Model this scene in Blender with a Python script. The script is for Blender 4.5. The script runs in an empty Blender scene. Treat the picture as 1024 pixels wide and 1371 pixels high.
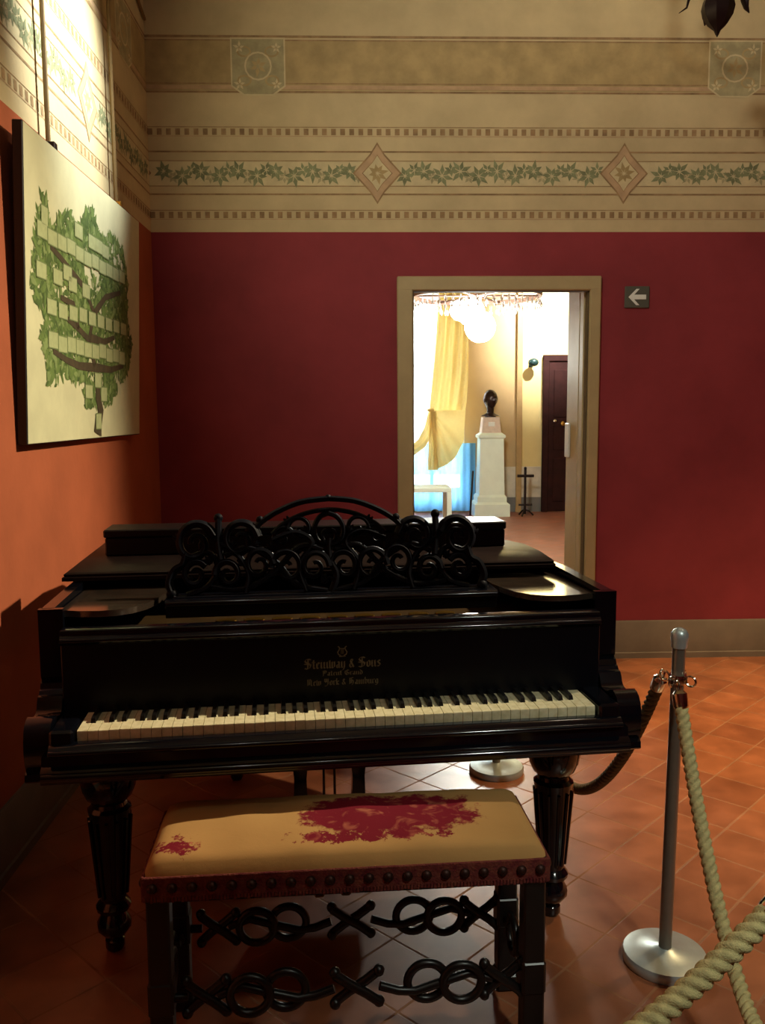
import bpy, math, random
from mathutils import Vector, Matrix
random.seed(7)
sc = bpy.context.scene
COL = sc.collection
PI = math.pi
R = math.radians

# ------------------------------------------------------------------ materials
def srgb(r, g, b):
    f = lambda c: (c/255/12.92) if c/255 <= .04045 else ((c/255+.055)/1.055)**2.4
    return (f(r), f(g), f(b), 1)

def mat(name, col, rough=.6, metal=0, var=0.0, scale=8, bump=0.0, bscale=60, coat=0, spec=.5, col2=None, emit=None, trans=0, subsurf=0):
    m = bpy.data.materials.new(name); m.use_nodes = True
    nt = m.node_tree; n = nt.nodes; l = nt.links
    b = n['Principled BSDF']
    b.inputs['Roughness'].default_value = rough
    b.inputs['Metallic'].default_value = metal
    b.inputs['Coat Weight'].default_value = coat
    b.inputs['Coat Roughness'].default_value = .08
    b.inputs['Specular IOR Level'].default_value = spec
    b.inputs['Transmission Weight'].default_value = trans
    geo = n.new('ShaderNodeNewGeometry')
    nz = n.new('ShaderNodeTexNoise'); nz.inputs['Scale'].default_value = scale
    nz.inputs['Detail'].default_value = 5; nz.inputs['Roughness'].default_value = .6
    l.new(geo.outputs['Position'], nz.inputs['Vector'])
    mx = n.new('ShaderNodeMix'); mx.data_type = 'RGBA'
    c2 = col2 if col2 else tuple(c*(1-var) for c in col[:3])+(1,)
    c1 = col if col2 else tuple(min(1, c*(1+var)) for c in col[:3])+(1,)
    mx.inputs['A'].default_value = c1; mx.inputs['B'].default_value = c2
    rp = n.new('ShaderNodeMapRange'); rp.inputs['From Min'].default_value = .35; rp.inputs['From Max'].default_value = .65
    l.new(nz.outputs['Fac'], rp.inputs['Value']); l.new(rp.outputs['Result'], mx.inputs['Factor'])
    l.new(mx.outputs['Result'], b.inputs['Base Color'])
    if bump:
        n2 = n.new('ShaderNodeTexNoise'); n2.inputs['Scale'].default_value = bscale; n2.inputs['Detail'].default_value = 4
        l.new(geo.outputs['Position'], n2.inputs['Vector'])
        bp = n.new('ShaderNodeBump'); bp.inputs['Strength'].default_value = bump; bp.inputs['Distance'].default_value = .01
        l.new(n2.outputs['Fac'], bp.inputs['Height']); l.new(bp.outputs['Normal'], b.inputs['Normal'])
    if emit:
        b.inputs['Emission Color'].default_value = emit[0]; b.inputs['Emission Strength'].default_value = emit[1]
    return m

def translucent(name, col, fac, thin=0.0):
    m = bpy.data.materials.new(name); m.use_nodes = True
    nt = m.node_tree; n = nt.nodes; l = nt.links
    out = n['Material Output']; n.remove(n['Principled BSDF'])
    geo = n.new('ShaderNodeNewGeometry'); nz = n.new('ShaderNodeTexNoise'); nz.inputs['Scale'].default_value = 30
    l.new(geo.outputs['Position'], nz.inputs['Vector'])
    mxc = n.new('ShaderNodeMix'); mxc.data_type = 'RGBA'
    mxc.inputs['A'].default_value = col; mxc.inputs['B'].default_value = tuple(c*.88 for c in col[:3])+(1,)
    l.new(nz.outputs['Fac'], mxc.inputs['Factor'])
    d = n.new('ShaderNodeBsdfDiffuse'); t = n.new('ShaderNodeBsdfTranslucent'); mx = n.new('ShaderNodeMixShader')
    l.new(mxc.outputs['Result'], d.inputs['Color']); l.new(mxc.outputs['Result'], t.inputs['Color'])
    mx.inputs['Fac'].default_value = fac
    l.new(d.outputs[0], mx.inputs[1]); l.new(t.outputs[0], mx.inputs[2])
    last = mx
    if thin:
        tr = n.new('ShaderNodeBsdfTransparent'); m2 = n.new('ShaderNodeMixShader'); m2.inputs['Fac'].default_value = thin
        l.new(mx.outputs[0], m2.inputs[1]); l.new(tr.outputs[0], m2.inputs[2]); last = m2
    l.new(last.outputs[0], out.inputs['Surface'])
    return m

def tile_mat(name, c1, c2, grout, size, rough, angle=45):
    m = bpy.data.materials.new(name); m.use_nodes = True
    nt = m.node_tree; n = nt.nodes; l = nt.links
    b = n['Principled BSDF']
    geo = n.new('ShaderNodeNewGeometry'); mp = n.new('ShaderNodeMapping')
    mp.inputs['Rotation'].default_value = (0, 0, R(angle)); mp.inputs['Location'].default_value = (.07, .02, 0)
    l.new(geo.outputs['Position'], mp.inputs['Vector'])
    br = n.new('ShaderNodeTexBrick'); br.offset = 0; br.inputs['Scale'].default_value = 1
    br.inputs['Brick Width'].default_value = size; br.inputs['Row Height'].default_value = size
    br.inputs['Mortar Size'].default_value = .004; br.inputs['Mortar Smooth'].default_value = .3
    br.inputs['Color1'].default_value = c1; br.inputs['Color2'].default_value = c2; br.inputs['Mortar'].default_value = grout
    l.new(mp.outputs['Vector'], br.inputs['Vector'])
    nz = n.new('ShaderNodeTexNoise'); nz.inputs['Scale'].default_value = 7; nz.inputs['Detail'].default_value = 6
    l.new(geo.outputs['Position'], nz.inputs['Vector'])
    rp = n.new('ShaderNodeMapRange'); rp.inputs['From Min'].default_value = .3; rp.inputs['From Max'].default_value = .7
    rp.inputs['To Min'].default_value = .72; rp.inputs['To Max'].default_value = 1.2
    l.new(nz.outputs['Fac'], rp.inputs['Value'])
    mx = n.new('ShaderNodeMix'); mx.data_type = 'RGBA'; mx.blend_type = 'MULTIPLY'; mx.inputs['Factor'].default_value = 1
    l.new(br.outputs['Color'], mx.inputs['A']); l.new(rp.outputs['Result'], mx.inputs['B'])
    l.new(mx.outputs['Result'], b.inputs['Base Color'])
    rr = n.new('ShaderNodeMapRange'); rr.inputs['To Min'].default_value = rough-.08; rr.inputs['To Max'].default_value = rough+.1
    l.new(nz.outputs['Fac'], rr.inputs['Value'])
    gr = n.new('ShaderNodeMix'); gr.data_type = 'FLOAT'; gr.inputs['B'].default_value = .9
    l.new(br.outputs['Fac'], gr.inputs['Factor']); l.new(rr.outputs['Result'], gr.inputs['A']); l.new(gr.outputs['Result'], b.inputs['Roughness'])
    b.inputs['Specular IOR Level'].default_value = .6
    bp = n.new('ShaderNodeBump'); bp.inputs['Strength'].default_value = .25; bp.inputs['Distance'].default_value = .004; bp.invert = True
    l.new(br.outputs['Fac'], bp.inputs['Height']); l.new(bp.outputs['Normal'], b.inputs['Normal'])
    return m

def seat_mat(name):
    """worn yellow cloth with a big faded red patch and a smaller one: stains in the object's own coordinates"""
    m = bpy.data.materials.new(name); m.use_nodes = True
    nt = m.node_tree; n = nt.nodes; l = nt.links
    b = n['Principled BSDF']; b.inputs['Roughness'].default_value = .85; b.inputs['Specular IOR Level'].default_value = .2
    tc = n.new('ShaderNodeTexCoord')
    nz = n.new('ShaderNodeTexNoise'); nz.inputs['Scale'].default_value = 26; nz.inputs['Detail'].default_value = 7; nz.inputs['Roughness'].default_value = .72
    l.new(tc.outputs['Object'], nz.inputs['Vector'])
    nz2 = n.new('ShaderNodeTexNoise'); nz2.inputs['Scale'].default_value = 5; nz2.inputs['Detail'].default_value = 4
    l.new(tc.outputs['Object'], nz2.inputs['Vector'])
    def blob(cx, cy, rx, ry, p):
        mp = n.new('ShaderNodeMapping'); mp.vector_type = 'POINT'
        mp.inputs['Scale'].default_value = (1/rx, 1/ry, 0); mp.inputs['Location'].default_value = (-cx/rx, -cy/ry, 0)
        l.new(tc.outputs['Object'], mp.inputs['Vector'])
        sp = n.new('ShaderNodeSeparateXYZ'); l.new(mp.outputs['Vector'], sp.inputs['Vector'])
        def pw(o):
            a = n.new('ShaderNodeMath'); a.operation = 'ABSOLUTE'; l.new(o, a.inputs[0])
            q = n.new('ShaderNodeMath'); q.operation = 'POWER'; q.inputs[1].default_value = p; l.new(a.outputs[0], q.inputs[0]); return q.outputs[0]
        s = n.new('ShaderNodeMath'); s.operation = 'ADD'; l.new(pw(sp.outputs['X']), s.inputs[0]); l.new(pw(sp.outputs['Y']), s.inputs[1])
        return s.outputs[0]
    def mathn(op, a, bb):
        q = n.new('ShaderNodeMath'); q.operation = op
        for i, v in enumerate((a, bb)):
            if isinstance(v, (int, float)): q.inputs[i].default_value = v
            else: l.new(v, q.inputs[i])
        return q.outputs[0]
    def mask(dist, gain, lo, hi):
        d = mathn('ADD', dist, mathn('MULTIPLY', mathn('SUBTRACT', nz.outputs['Fac'], .5), gain))
        r = n.new('ShaderNodeMapRange'); r.inputs['From Min'].default_value = lo; r.inputs['From Max'].default_value = hi
        r.inputs['To Min'].default_value = 1; r.inputs['To Max'].default_value = 0; r.clamp = True
        l.new(d, r.inputs['Value']); return r.outputs['Result']
    m1 = mask(blob(.10, .005, .205, .098, 3.2), 3.4, .62, 1.0)
    m2 = mask(blob(-.37, -.09, .055, .045, 2), 7, .35, .6)
    m3 = mask(blob(.05, -.085, .19, .035, 3), 7, .25, .5)
    mm = mathn('MAXIMUM', mathn('MAXIMUM', m1, m2), m3)
    base = n.new('ShaderNodeMix'); base.data_type = 'RGBA'
    base.inputs['A'].default_value = srgb(190, 150, 92); base.inputs['B'].default_value = srgb(170, 130, 78)
    l.new(nz2.outputs['Fac'], base.inputs['Factor'])
    red = n.new('ShaderNodeMix'); red.data_type = 'RGBA'
    red.inputs['A'].default_value = srgb(116, 18, 36); red.inputs['B'].default_value = srgb(176, 100, 76)
    rr = n.new('ShaderNodeMapRange'); rr.inputs['From Min'].default_value = .57; rr.inputs['From Max'].default_value = .74
    nz3 = n.new('ShaderNodeTexNoise'); nz3.inputs['Scale'].default_value = 24; nz3.inputs['Detail'].default_value = 5; nz3.inputs['Distortion'].default_value = 1.2
    l.new(tc.outputs['Object'], nz3.inputs['Vector'])
    l.new(mathn('ADD', mathn('MULTIPLY', nz3.outputs['Fac'], .75), mathn('MULTIPLY', nz2.outputs['Fac'], .3)), rr.inputs['Value']); l.new(rr.outputs['Result'], red.inputs['Factor'])
    mx = n.new('ShaderNodeMix'); mx.data_type = 'RGBA'
    l.new(mm, mx.inputs['Factor']); l.new(base.outputs['Result'], mx.inputs['A']); l.new(red.outputs['Result'], mx.inputs['B'])
    l.new(mx.outputs['Result'], b.inputs['Base Color'])
    bp = n.new('ShaderNodeBump'); bp.inputs['Strength'].default_value = .25; bp.inputs['Distance'].default_value = .004
    l.new(nz.outputs['Fac'], bp.inputs['Height']); l.new(bp.outputs['Normal'], b.inputs['Normal'])
    return m

M = {}
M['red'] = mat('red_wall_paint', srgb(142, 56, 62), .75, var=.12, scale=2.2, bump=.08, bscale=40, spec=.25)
M['red_l'] = mat('left_wall_orange_red', srgb(170, 92, 60), .75, var=.12, scale=2.2, bump=.08, bscale=40, spec=.25)  # same finish as the red walls in a more orange tone
M['cream'] = mat('cream_wall_paint', srgb(200, 184, 142), .85, var=.10, scale=3, bump=.05, spec=.2)
M['f_brown'] = mat('frieze_brown', srgb(156, 130, 94), .85, var=.25, scale=14, spec=.2)
M['f_ochre'] = mat('frieze_ochre', srgb(176, 156, 110), .85, var=.15, scale=7, spec=.2)
M['f_green'] = mat('frieze_green', srgb(134, 140, 104), .85, var=.25, scale=20, spec=.2)
M['f_pink'] = mat('frieze_pink', srgb(190, 162, 126), .85, var=.12, scale=12, spec=.2)
M['f_blue'] = mat('frieze_blue', srgb(170, 162, 124), .85, var=.15, scale=15, spec=.2)
M['f_pale'] = mat('frieze_pale', srgb(206, 194, 152), .85, var=.08, scale=15, spec=.2)
M['skirt'] = mat('grey_skirting', srgb(118, 106, 92), .7, var=.12, scale=5, spec=.3)
M['skirt_d'] = mat('dark_skirting', srgb(84, 66, 48), .7, var=.12, scale=5, spec=.3)
M['floor'] = tile_mat('terracotta_tiles', srgb(160, 98, 64), srgb(138, 82, 54), srgb(146, 98, 66), .21, .34)
M['floor_far'] = tile_mat('terracotta_tiles_far', srgb(150, 92, 74), srgb(132, 80, 66), srgb(160, 116, 96), .21, .42)
M['ceil'] = mat('ceiling_plaster', srgb(188, 170, 130), .9, var=.08)
M['beam'] = mat('dark_beam_wood', srgb(58, 42, 26), .7, var=.3, scale=12)
M['frame'] = mat('door_frame_paint', srgb(176, 160, 116), .55, var=.06, scale=6)
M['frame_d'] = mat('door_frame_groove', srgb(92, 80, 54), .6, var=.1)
M['black'] = mat('black_lacquer', srgb(9, 11, 18), .11, coat=.35, spec=.5, var=.1)
M['fall'] = mat('satin_black_lacquer', srgb(9, 10, 17), .36, spec=.22, var=.1)
M['blackr'] = mat('worn_black_lacquer', srgb(16, 15, 17), .33, coat=.0, spec=.35, var=.2, scale=20, bump=.05, bscale=120)
M['shelf'] = mat('polished_shelf', srgb(60, 50, 42), .16, coat=1, spec=.6, var=.2, scale=14)
M['blackm'] = mat('carved_black_wood', srgb(13, 15, 23), .55, spec=.08, var=.2)
M['lidm'] = mat('lid_lacquer', srgb(30, 23, 22), .34, coat=0, spec=.03, var=.2, scale=14)
M['ivory'] = mat('ivory', srgb(226, 220, 184), .35, var=.05, scale=60, col2=srgb(206, 198, 156))
M['ebony'] = mat('ebony', srgb(16, 15, 15), .35)
M['brass'] = mat('brass', srgb(170, 132, 62), .35, metal=1, var=.15)
M['gold'] = mat('gilt_lettering', srgb(122, 114, 90), .6, metal=.2, var=.25, scale=150)
M['plate'] = mat('bronze_plate', srgb(70, 52, 28), .45, metal=.5, var=.2)
M['cloth'] = seat_mat('worn_yellow_cloth')
M['fringe'] = mat('red_braid', srgb(92, 18, 26), .9, col2=srgb(120, 58, 42), scale=55, bump=.4, bscale=200)
M['nail'] = mat('dark_nail', srgb(56, 32, 26), .5, metal=.6)
M['oak'] = mat('dark_bench_wood', srgb(20, 16, 14), .34, var=.3, scale=18, spec=.45)
M['steel'] = mat('brushed_steel', srgb(188, 200, 200), .36, metal=.55, var=.06, scale=30)
M['post'] = mat('steel_post', srgb(140, 134, 122), .32, metal=.6, var=.05, scale=30)
M['chrome'] = mat('chrome', srgb(214, 208, 196), .15, metal=1)
M['rope'] = mat('khaki_rope', srgb(206, 194, 136), .8, var=.18, scale=70, bump=.4, bscale=400)
M['rope_shade'] = mat('shaded_rope', srgb(130, 112, 78), .8, var=.18, scale=70, bump=.4, bscale=400)  # darker copy of the rope, its shade put into the colour
M['canvas'] = mat('canvas_ground', srgb(204, 204, 166), .8, var=.07, scale=6, spec=.25)
M['leaf1'] = mat('painted_leaf_dark', srgb(74, 98, 44), .8, var=.2, scale=25)
M['leaf2'] = mat('painted_leaf_mid', srgb(98, 122, 60), .8, var=.2, scale=25)
M['leaf3'] = mat('painted_leaf_pale', srgb(124, 144, 86), .8, var=.15, scale=25)
M['bark'] = mat('painted_bark', srgb(70, 60, 38), .8, var=.2, scale=25)
M['tag'] = mat('painted_name_tag', srgb(166, 176, 128), .8, var=.08, scale=40)
M['tagd'] = mat('painted_tag_edge', srgb(112, 128, 80), .8)
M['fblack'] = mat('picture_edge_black', srgb(20, 15, 12), .5)
M['cord'] = mat('picture_cord', srgb(128, 104, 60), .7)
M['signg'] = mat('sign_grey', srgb(86, 88, 78), .5)
M['signw'] = mat('sign_white', srgb(232, 240, 232), .5)
M['iron'] = mat('dark_iron', srgb(34, 20, 20), .4, metal=.4, var=.2)
M['bronze'] = mat('dark_bronze', srgb(48, 32, 28), .28, metal=.55, var=.2, scale=12)
M['white'] = mat('white_paint', srgb(222, 234, 218), .55, var=.03)
M['plinth'] = mat('pinkish_stone', srgb(206, 186, 168), .6, var=.08, scale=20)
M['doorw'] = mat('dark_door_wood', srgb(44, 18, 16), .7, var=.2, scale=10, spec=.15)
M['farwall'] = mat('beige_far_wall', srgb(184, 156, 112), .85, var=.06, scale=2)
M['farwall_lit'] = mat('lamplit_far_wall', srgb(216, 196, 136), .85, var=.05, scale=2)  # lighter copy of the far wall, lamplight put into the colour
M['pilaster'] = mat('tan_pilaster', srgb(172, 142, 96), .85, var=.08)
M['dado'] = mat('marbled_dado', srgb(196, 188, 170), .6, var=.1, scale=6)
M['dadog'] = mat('dado_grey', srgb(110, 108, 104), .6, var=.1, scale=6)
M['drape'] = translucent('yellow_drape_cloth', srgb(228, 202, 130), .24)
M['sheer'] = translucent('white_sheer', srgb(248, 248, 240), .75, .15)
M['sheerb'] = translucent('sheer_blue_daylight', srgb(120, 190, 240), .6, .1)  # blue cast of shaded daylight put into the sheer's colour
M['glass'] = mat('window_glass', (1, 1, 1, 1), .02, trans=1)
M['crystal'] = mat('crystal', (.95, .92, .92, 1), .05, trans=.7, spec=.8)
M['globe'] = mat('bulb_glare_globe', (1, .97, .9, 1), .4, emit=((1, .95, .84, 1), 40))  # glare of the bulbs given the shape and glow of globes
M['ringm'] = mat('old_gilt_ring', srgb(120, 92, 78), .5, metal=.4)
M['teal'] = mat('dark_teal_metal', srgb(40, 66, 66), .4, metal=.3)
M['plastic'] = mat('white_plastic', srgb(222, 224, 216), .45)

# ------------------------------------------------------------------ mesh builder
class MB:
    def __init__(s): s.v = []; s.f = []; s.m = []
    def add(s, vs, fs, mi=0, tf=None):
        o = len(s.v)
        s.v += [tuple(tf @ Vector(p)) if tf else tuple(p) for p in vs]
        s.f += [tuple(i+o for i in f) for f in fs]; s.m += [mi]*len(fs)
        return s
    def box(s, a, b, mi=0, tf=None, bev=0.0):
        x0, y0, z0 = a; x1, y1, z1 = b
        if bev <= 0:
            vs = [(x0,y0,z0),(x1,y0,z0),(x1,y1,z0),(x0,y1,z0),(x0,y0,z1),(x1,y0,z1),(x1,y1,z1),(x0,y1,z1)]
            fs = [(0,3,2,1),(4,5,6,7),(0,1,5,4),(1,2,6,5),(2,3,7,6),(3,0,4,7)]
            return s.add(vs, fs, mi, tf)
        e = min(bev, (x1-x0)*.45, (y1-y0)*.45, (z1-z0)*.45)
        def ring(d, z): return [(x0+d,y0+2*e-d if 0 else y0+d,z),(x1-d,y0+d,z),(x1-d,y1-d,z),(x0+d,y1-d,z)]
        # chamfered in all three directions
        def oct_(d, z):
            c = e
            return [(x0+c+0*d,y0+d,z),(x1-c,y0+d,z),(x1-d,y0+c,z),(x1-d,y1-c,z),(x1-c,y1-d,z),(x0+c,y1-d,z),(x0+d,y1-c,z),(x0+d,y0+c,z)]
        def oct_in(z):
            c = e*1.0
            return [(x0+c,y0+c,z),(x1-c,y0+c,z),(x1-c,y0+c,z),(x1-c,y1-c,z),(x1-c,y1-c,z),(x0+c,y1-c,z),(x0+c,y1-c,z),(x0+c,y0+c,z)]
        r0 = [(x0+e,y0+e,z0),(x1-e,y0+e,z0),(x1-e,y1-e,z0),(x0+e,y1-e,z0)]
        r3 = [(x0+e,y0+e,z1),(x1-e,y0+e,z1),(x1-e,y1-e,z1),(x0+e,y1-e,z1)]
        r1 = oct_(0, z0+e); r2 = oct_(0, z1-e)
        vs = r0+r1+r2+r3
        fs = [(3,2,1,0),(20,21,22,23)]
        for k in range(8): fs.append((4+k, 4+(k+1)%8, 12+(k+1)%8, 12+k))
        for k in range(4):
            a_, b_ = 2*k, 2*k+1
            fs.append((k, (k+1)%4, 4+b_, 4+a_)); fs.append(((k+1)%4, 4+(b_+1)%8, 4+b_))
            fs.append((12+a_, 12+b_, 20+(k+1)%4, 20+k)); fs.append((12+b_, 12+(b_+1)%8, 20+(k+1)%4))
        return s.add(vs, fs, mi, tf)
    def lathe(s, prof, n=24, mi=0, tf=None, rot=0):
        vs = []; fs = []
        for r, z in prof:
            for k in range(n):
                a = 2*PI*k/n+rot; vs.append((r*math.cos(a), r*math.sin(a), z))
        for i in range(len(prof)-1):
            for k in range(n):
                fs.append((i*n+k, i*n+(k+1)%n, (i+1)*n+(k+1)%n, (i+1)*n+k))
        if prof[0] != prof[-1]:
            fs.append(tuple(range(n))[::-1]); fs.append(tuple((len(prof)-1)*n+k for k in range(n)))
        return s.add(vs, fs, mi, tf)
    def tube(s, pts, r, n=8, mi=0, tf=None, closed=False, flat=1.0, up=None):
        P = [Vector(p) for p in pts]; N = len(P)
        rs = r if isinstance(r, (list, tuple)) else [r]*N
        vs = []; fs = []; prev = None
        for i in range(N):
            if closed: t = P[(i+1)%N]-P[i-1]
            else: t = P[min(i+1,N-1)]-P[max(i-1,0)]
            t.normalize()
            if up is not None: a = Vector(up)
            elif prev is None: a = Vector((0,0,1)) if abs(t.z) < .9 else Vector((1,0,0))
            else: a = prev
            a = a - t*a.dot(t); a.normalize(); prev = a
            b = t.cross(a)
            for k in range(n):
                q = 2*PI*k/n
                vs.append(P[i]+a*(rs[i]*flat*math.cos(q))+b*(rs[i]*math.sin(q)))
        L = N if closed else N-1
        for i in range(L):
            j = (i+1) % N
            for k in range(n):
                fs.append((i*n+k, i*n+(k+1)%n, j*n+(k+1)%n, j*n+k))
        if not closed:
            fs.append(tuple(range(n))[::-1]); fs.append(tuple((N-1)*n+k for k in range(n)))
        return s.add(vs, fs, mi, tf)
    def prism(s, poly, axis, a, b, mi=0, tf=None):
        """poly in the other two axes, extruded along axis from a to b"""
        def mk(p, h):
            if axis == 'z': return (p[0], p[1], h)
            if axis == 'x': return (h, p[0], p[1])
            return (p[0], h, p[1])
        n = len(poly)
        vs = [mk(p, a) for p in poly]+[mk(p, b) for p in poly]
        fs = [tuple(range(n))[::-1], tuple(range(n, 2*n))]+[(k, (k+1)%n, n+(k+1)%n, n+k) for k in range(n)]
        return s.add(vs, fs, mi, tf)
    def ball(s, c, r, n=16, m=10, mi=0, tf=None, sc_=(1,1,1)):
        prof = [(max(1e-4, r*math.sin(PI*i/m)), -r*math.cos(PI*i/m)) for i in range(m+1)]
        T = Matrix.Translation(c) @ Matrix.Diagonal((*sc_, 1))
        return s.lathe(prof, n, mi, (tf @ T) if tf else T)
    def grid(s, fn, nu, nv, mi=0):
        vs = [fn(i/nu, j/nv) for j in range(nv+1) for i in range(nu+1)]
        fs = [(j*(nu+1)+i, j*(nu+1)+i+1, (j+1)*(nu+1)+i+1, (j+1)*(nu+1)+i) for j in range(nv) for i in range(nu)]
        return s.add(vs, fs, mi)
    def build(s, name, mats, parent=None, smooth=35, loc=None):
        me = bpy.data.meshes.new(name); me.from_pydata(s.v, [], s.f)
        if not isinstance(mats, (list, tuple)): mats = [mats]
        for m in mats: me.materials.append(m)
        for p, i in zip(me.polygons, s.m): p.material_index = i
        me.validate(); me.update()
        bmn = __import__('bmesh').new(); bmn.from_mesh(me)
        __import__('bmesh').ops.recalc_face_normals(bmn, faces=bmn.faces); bmn.to_mesh(me); bmn.free()
        if smooth:
            me.polygons.foreach_set('use_smooth', [True]*len(me.polygons))
            me.set_sharp_from_angle(angle=R(smooth))
        o = bpy.data.objects.new(name, me); COL.objects.link(o)
        if parent: o.parent = parent
        if loc: o.location = loc
        return o

def tag(o, label, cat, group=None, kind=None):
    o['label'] = label; o['category'] = cat
    if group: o['group'] = group
    if kind: o['kind'] = kind
    return o
def thing(name, label, cat, loc=(0,0,0), rz=0, group=None):
    o = bpy.data.objects.new(name, None); COL.objects.link(o); o.empty_display_size = .1
    o.location = loc; o.rotation_euler = (0, 0, rz)
    return tag(o, label, cat, group)
def struct(o, label=None, cat=None):
    o['kind'] = 'structure'
    if label: o['label'] = label
    if cat: o['category'] = cat
    return o
def copy_tree(o, parent=None):
    c = o.copy(); COL.objects.link(c)
    if parent: c.parent = parent
    for ch in o.children: copy_tree(ch, c)
    return c

# ------------------------------------------------------------------ camera (image 1024 x 1371)
F, CH = 1165.0, 1.45
def nrm(v): return Vector(v).normalized()
Yc = nrm((-34/F, 132.5/F, -1)); Zc = nrm((-80/F, 11940/F, 1)); Zc = (Zc-Yc*Zc.dot(Yc)).normalized(); Xc = Yc.cross(Zc)
RM = Matrix((Xc, Yc, Zc))
cam = bpy.data.cameras.new('camera'); co = bpy.data.objects.new('camera', cam); COL.objects.link(co)
cam.sensor_fit = 'VERTICAL'; cam.sensor_height = 24; cam.lens = F/1371*24; cam.clip_start = .05
co.matrix_world = Matrix.Translation((0, 0, CH)) @ RM.to_4x4()
sc.camera = co

# ------------------------------------------------------------------ room shell
XL, YB, XR, YF, ZC = -1.128, 4.987, 4.3, -1.6, 4.15
ZR = 2.45                                     # red paint meets the cream frieze
DX0, DX1, DZ = .312, 1.322, 2.135             # doorway
YB2, FY, FX0, FX1 = 5.45, 12.6, -1.6, 4.6     # far side of thick wall, far room

struct(MB().box((XL-.3, YF-.3, -.1), (XR+.3, YB, 0)).build('floor', M['floor']), 'terracotta floor laid with diagonal square tiles', 'floor')
struct(MB().box((FX0-.3, YB, -.1), (FX1+.3, FY+.3, 0)).build('floor_2', M['floor_far']), 'terracotta floor of the bright room beyond the doorway', 'floor')
struct(MB().box((XL-.3, YF-.3, ZC), (XR+.3, YB2, ZC+.1)).build('ceiling', M['ceil']))
struct(MB().box((FX0-.3, YB2, ZC), (FX1+.3, FY+.3, ZC+.1)).build('ceiling_2', M['ceil']))

# painted frieze: flat shapes a hair in front of the plaster, in (s, z)
def leaf_cluster(cx, cz, r, k, n=7):
    out = []
    for i in range(n):
        a = 2*PI*i/n + k
        ca, sa = math.cos(a), math.sin(a)
        L, w = r*(.75+.35*random.random()), r*.2
        ptsl = [(.1*L, 0), (.45*L, w), (L, 0), (.45*L, -w)]
        out.append([(cx+x*ca-y*sa, cz+x*sa+y*ca) for x, y in ptsl])
    return out
def frieze(mb, tf, s0, s1, diamonds, medals):
    def rect(a, b, z0, z1, mi, off=.0012):
        mb.add([tf(a,z0,off), tf(b,z0,off), tf(b,z1,off), tf(a,z1,off)], [(0,1,2,3)], mi)
    def poly(pts, mi, off): mb.add([tf(x,z,off) for x, z in pts], [tuple(range(len(pts)))], mi)
    # mi: 2 brown 3 ochre 4 green 5 pink 6 blue 7 pale
    rect(s0, s1, 3.20, 3.462, 3, .0008)
    rect(s0, s1, 3.471, 3.484, 2); rect(s0, s1, 3.455, 3.462, 2, .0016)
    rect(s0, s1, 3.232, 3.238, 2, .0016); rect(s0, s1, 3.186, 3.197, 2)
    rect(s0, s1, 3.205, 3.226, 5, .0016)
    s = s0
    while s < s1:                                              # two dentil rows
        for zz in (2.966, 2.525):
            rect(s, min(s+.026, s1), zz, zz+.034, 2)
        s += .05
    for zz in (2.966, 2.525):
        rect(s0, s1, zz+.040, zz+.044, 2); rect(s0, s1, zz-.008, zz-.004, 5)
    for zz, h in ((2.874, .009), (2.648, .009), (2.828, .004), (2.694, .004)): rect(s0, s1, zz, zz+h, 2)
    rect(s0, s1, 2.700, 2.826, 7, .0005)
    k = 0; s = s0+.08
    while s < s1-.04:
        if all(abs(s-d) > .15 for d in diamonds):
            zz = 2.763+.012*(-1)**k
            for q in leaf_cluster(s, zz, .062, k*.7): poly(q, 4, .0016+.0002*(k % 2))
            for q in leaf_cluster(s+.05, zz-.03*(-1)**k, .045, k*1.3, 6): poly(q, 4 if k % 2 else 6, .0013)
        s += .102; k += 1
    for d in diamonds:
        for rr, rz, mi, off in ((.135, .165, 2, .002), (.124, .150, 5, .0022), (.085, .10, 2, .0024), (.079, .094, 7, .0026)):
            poly([(d-rr, 2.765), (d-rr*.3, 2.765-rz*.62), (d, 2.765-rz), (d+rr*.3, 2.765-rz*.62), (d+rr, 2.765), (d+rr*.3, 2.765+rz*.62), (d, 2.765+rz), (d-rr*.3, 2.765+rz*.62)], mi, off)
        for q in leaf_cluster(d, 2.765, .06, .2, 8): poly(q, 3, .0028)
    for d in medals:
        w = .148
        poly([(d-w, 3.472), (d-w, 3.22), (d-w*.55, 3.172), (d+w*.55, 3.172), (d+w, 3.22), (d+w, 3.472)], 7, .0020)
        w = .14
        poly([(d-w, 3.464), (d-w, 3.225), (d-w*.55, 3.180), (d+w*.55, 3.180), (d+w, 3.225), (d+w, 3.464)], 6, .0022)
        poly([(d+.075*math.cos(a*PI/8), 3.325+.075*math.sin(a*PI/8)) for a in range(16)], 7, .0024)
        poly([(d+.066*math.cos(a*PI/8), 3.325+.066*math.sin(a*PI/8)) for a in range(16)], 6, .0026)
        for q in leaf_cluster(d, 3.325, .055, .4, 6): poly(q, 3, .0028)
        for sg_ in (-1, 1):
            for zz_ in (3.40, 3.25):
                poly([(d+sg_*(.075+.04*math.cos(a*PI/6)), zz_+.03*math.sin(a*PI/6)) for a in range(12)], 3, .0023)
                poly([(d+sg_*(.075+.03*math.cos(a*PI/6)), zz_+.02*math.sin(a*PI/6)) for a in range(12)], 6, .00235)
        for (ex, ez) in ((-.1, 3.42), (.1, 3.42), (-.1, 3.23), (.1, 3.23)):
            for q in leaf_cluster(d+ex, ez, .035, .3, 5): poly(q, 7, .0026)
FM = [M['red'], M['cream'], M['f_brown'], M['f_ochre'], M['f_green'], M['f_pink'], M['f_blue'], M['f_pale']]
wb = MB()
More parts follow.
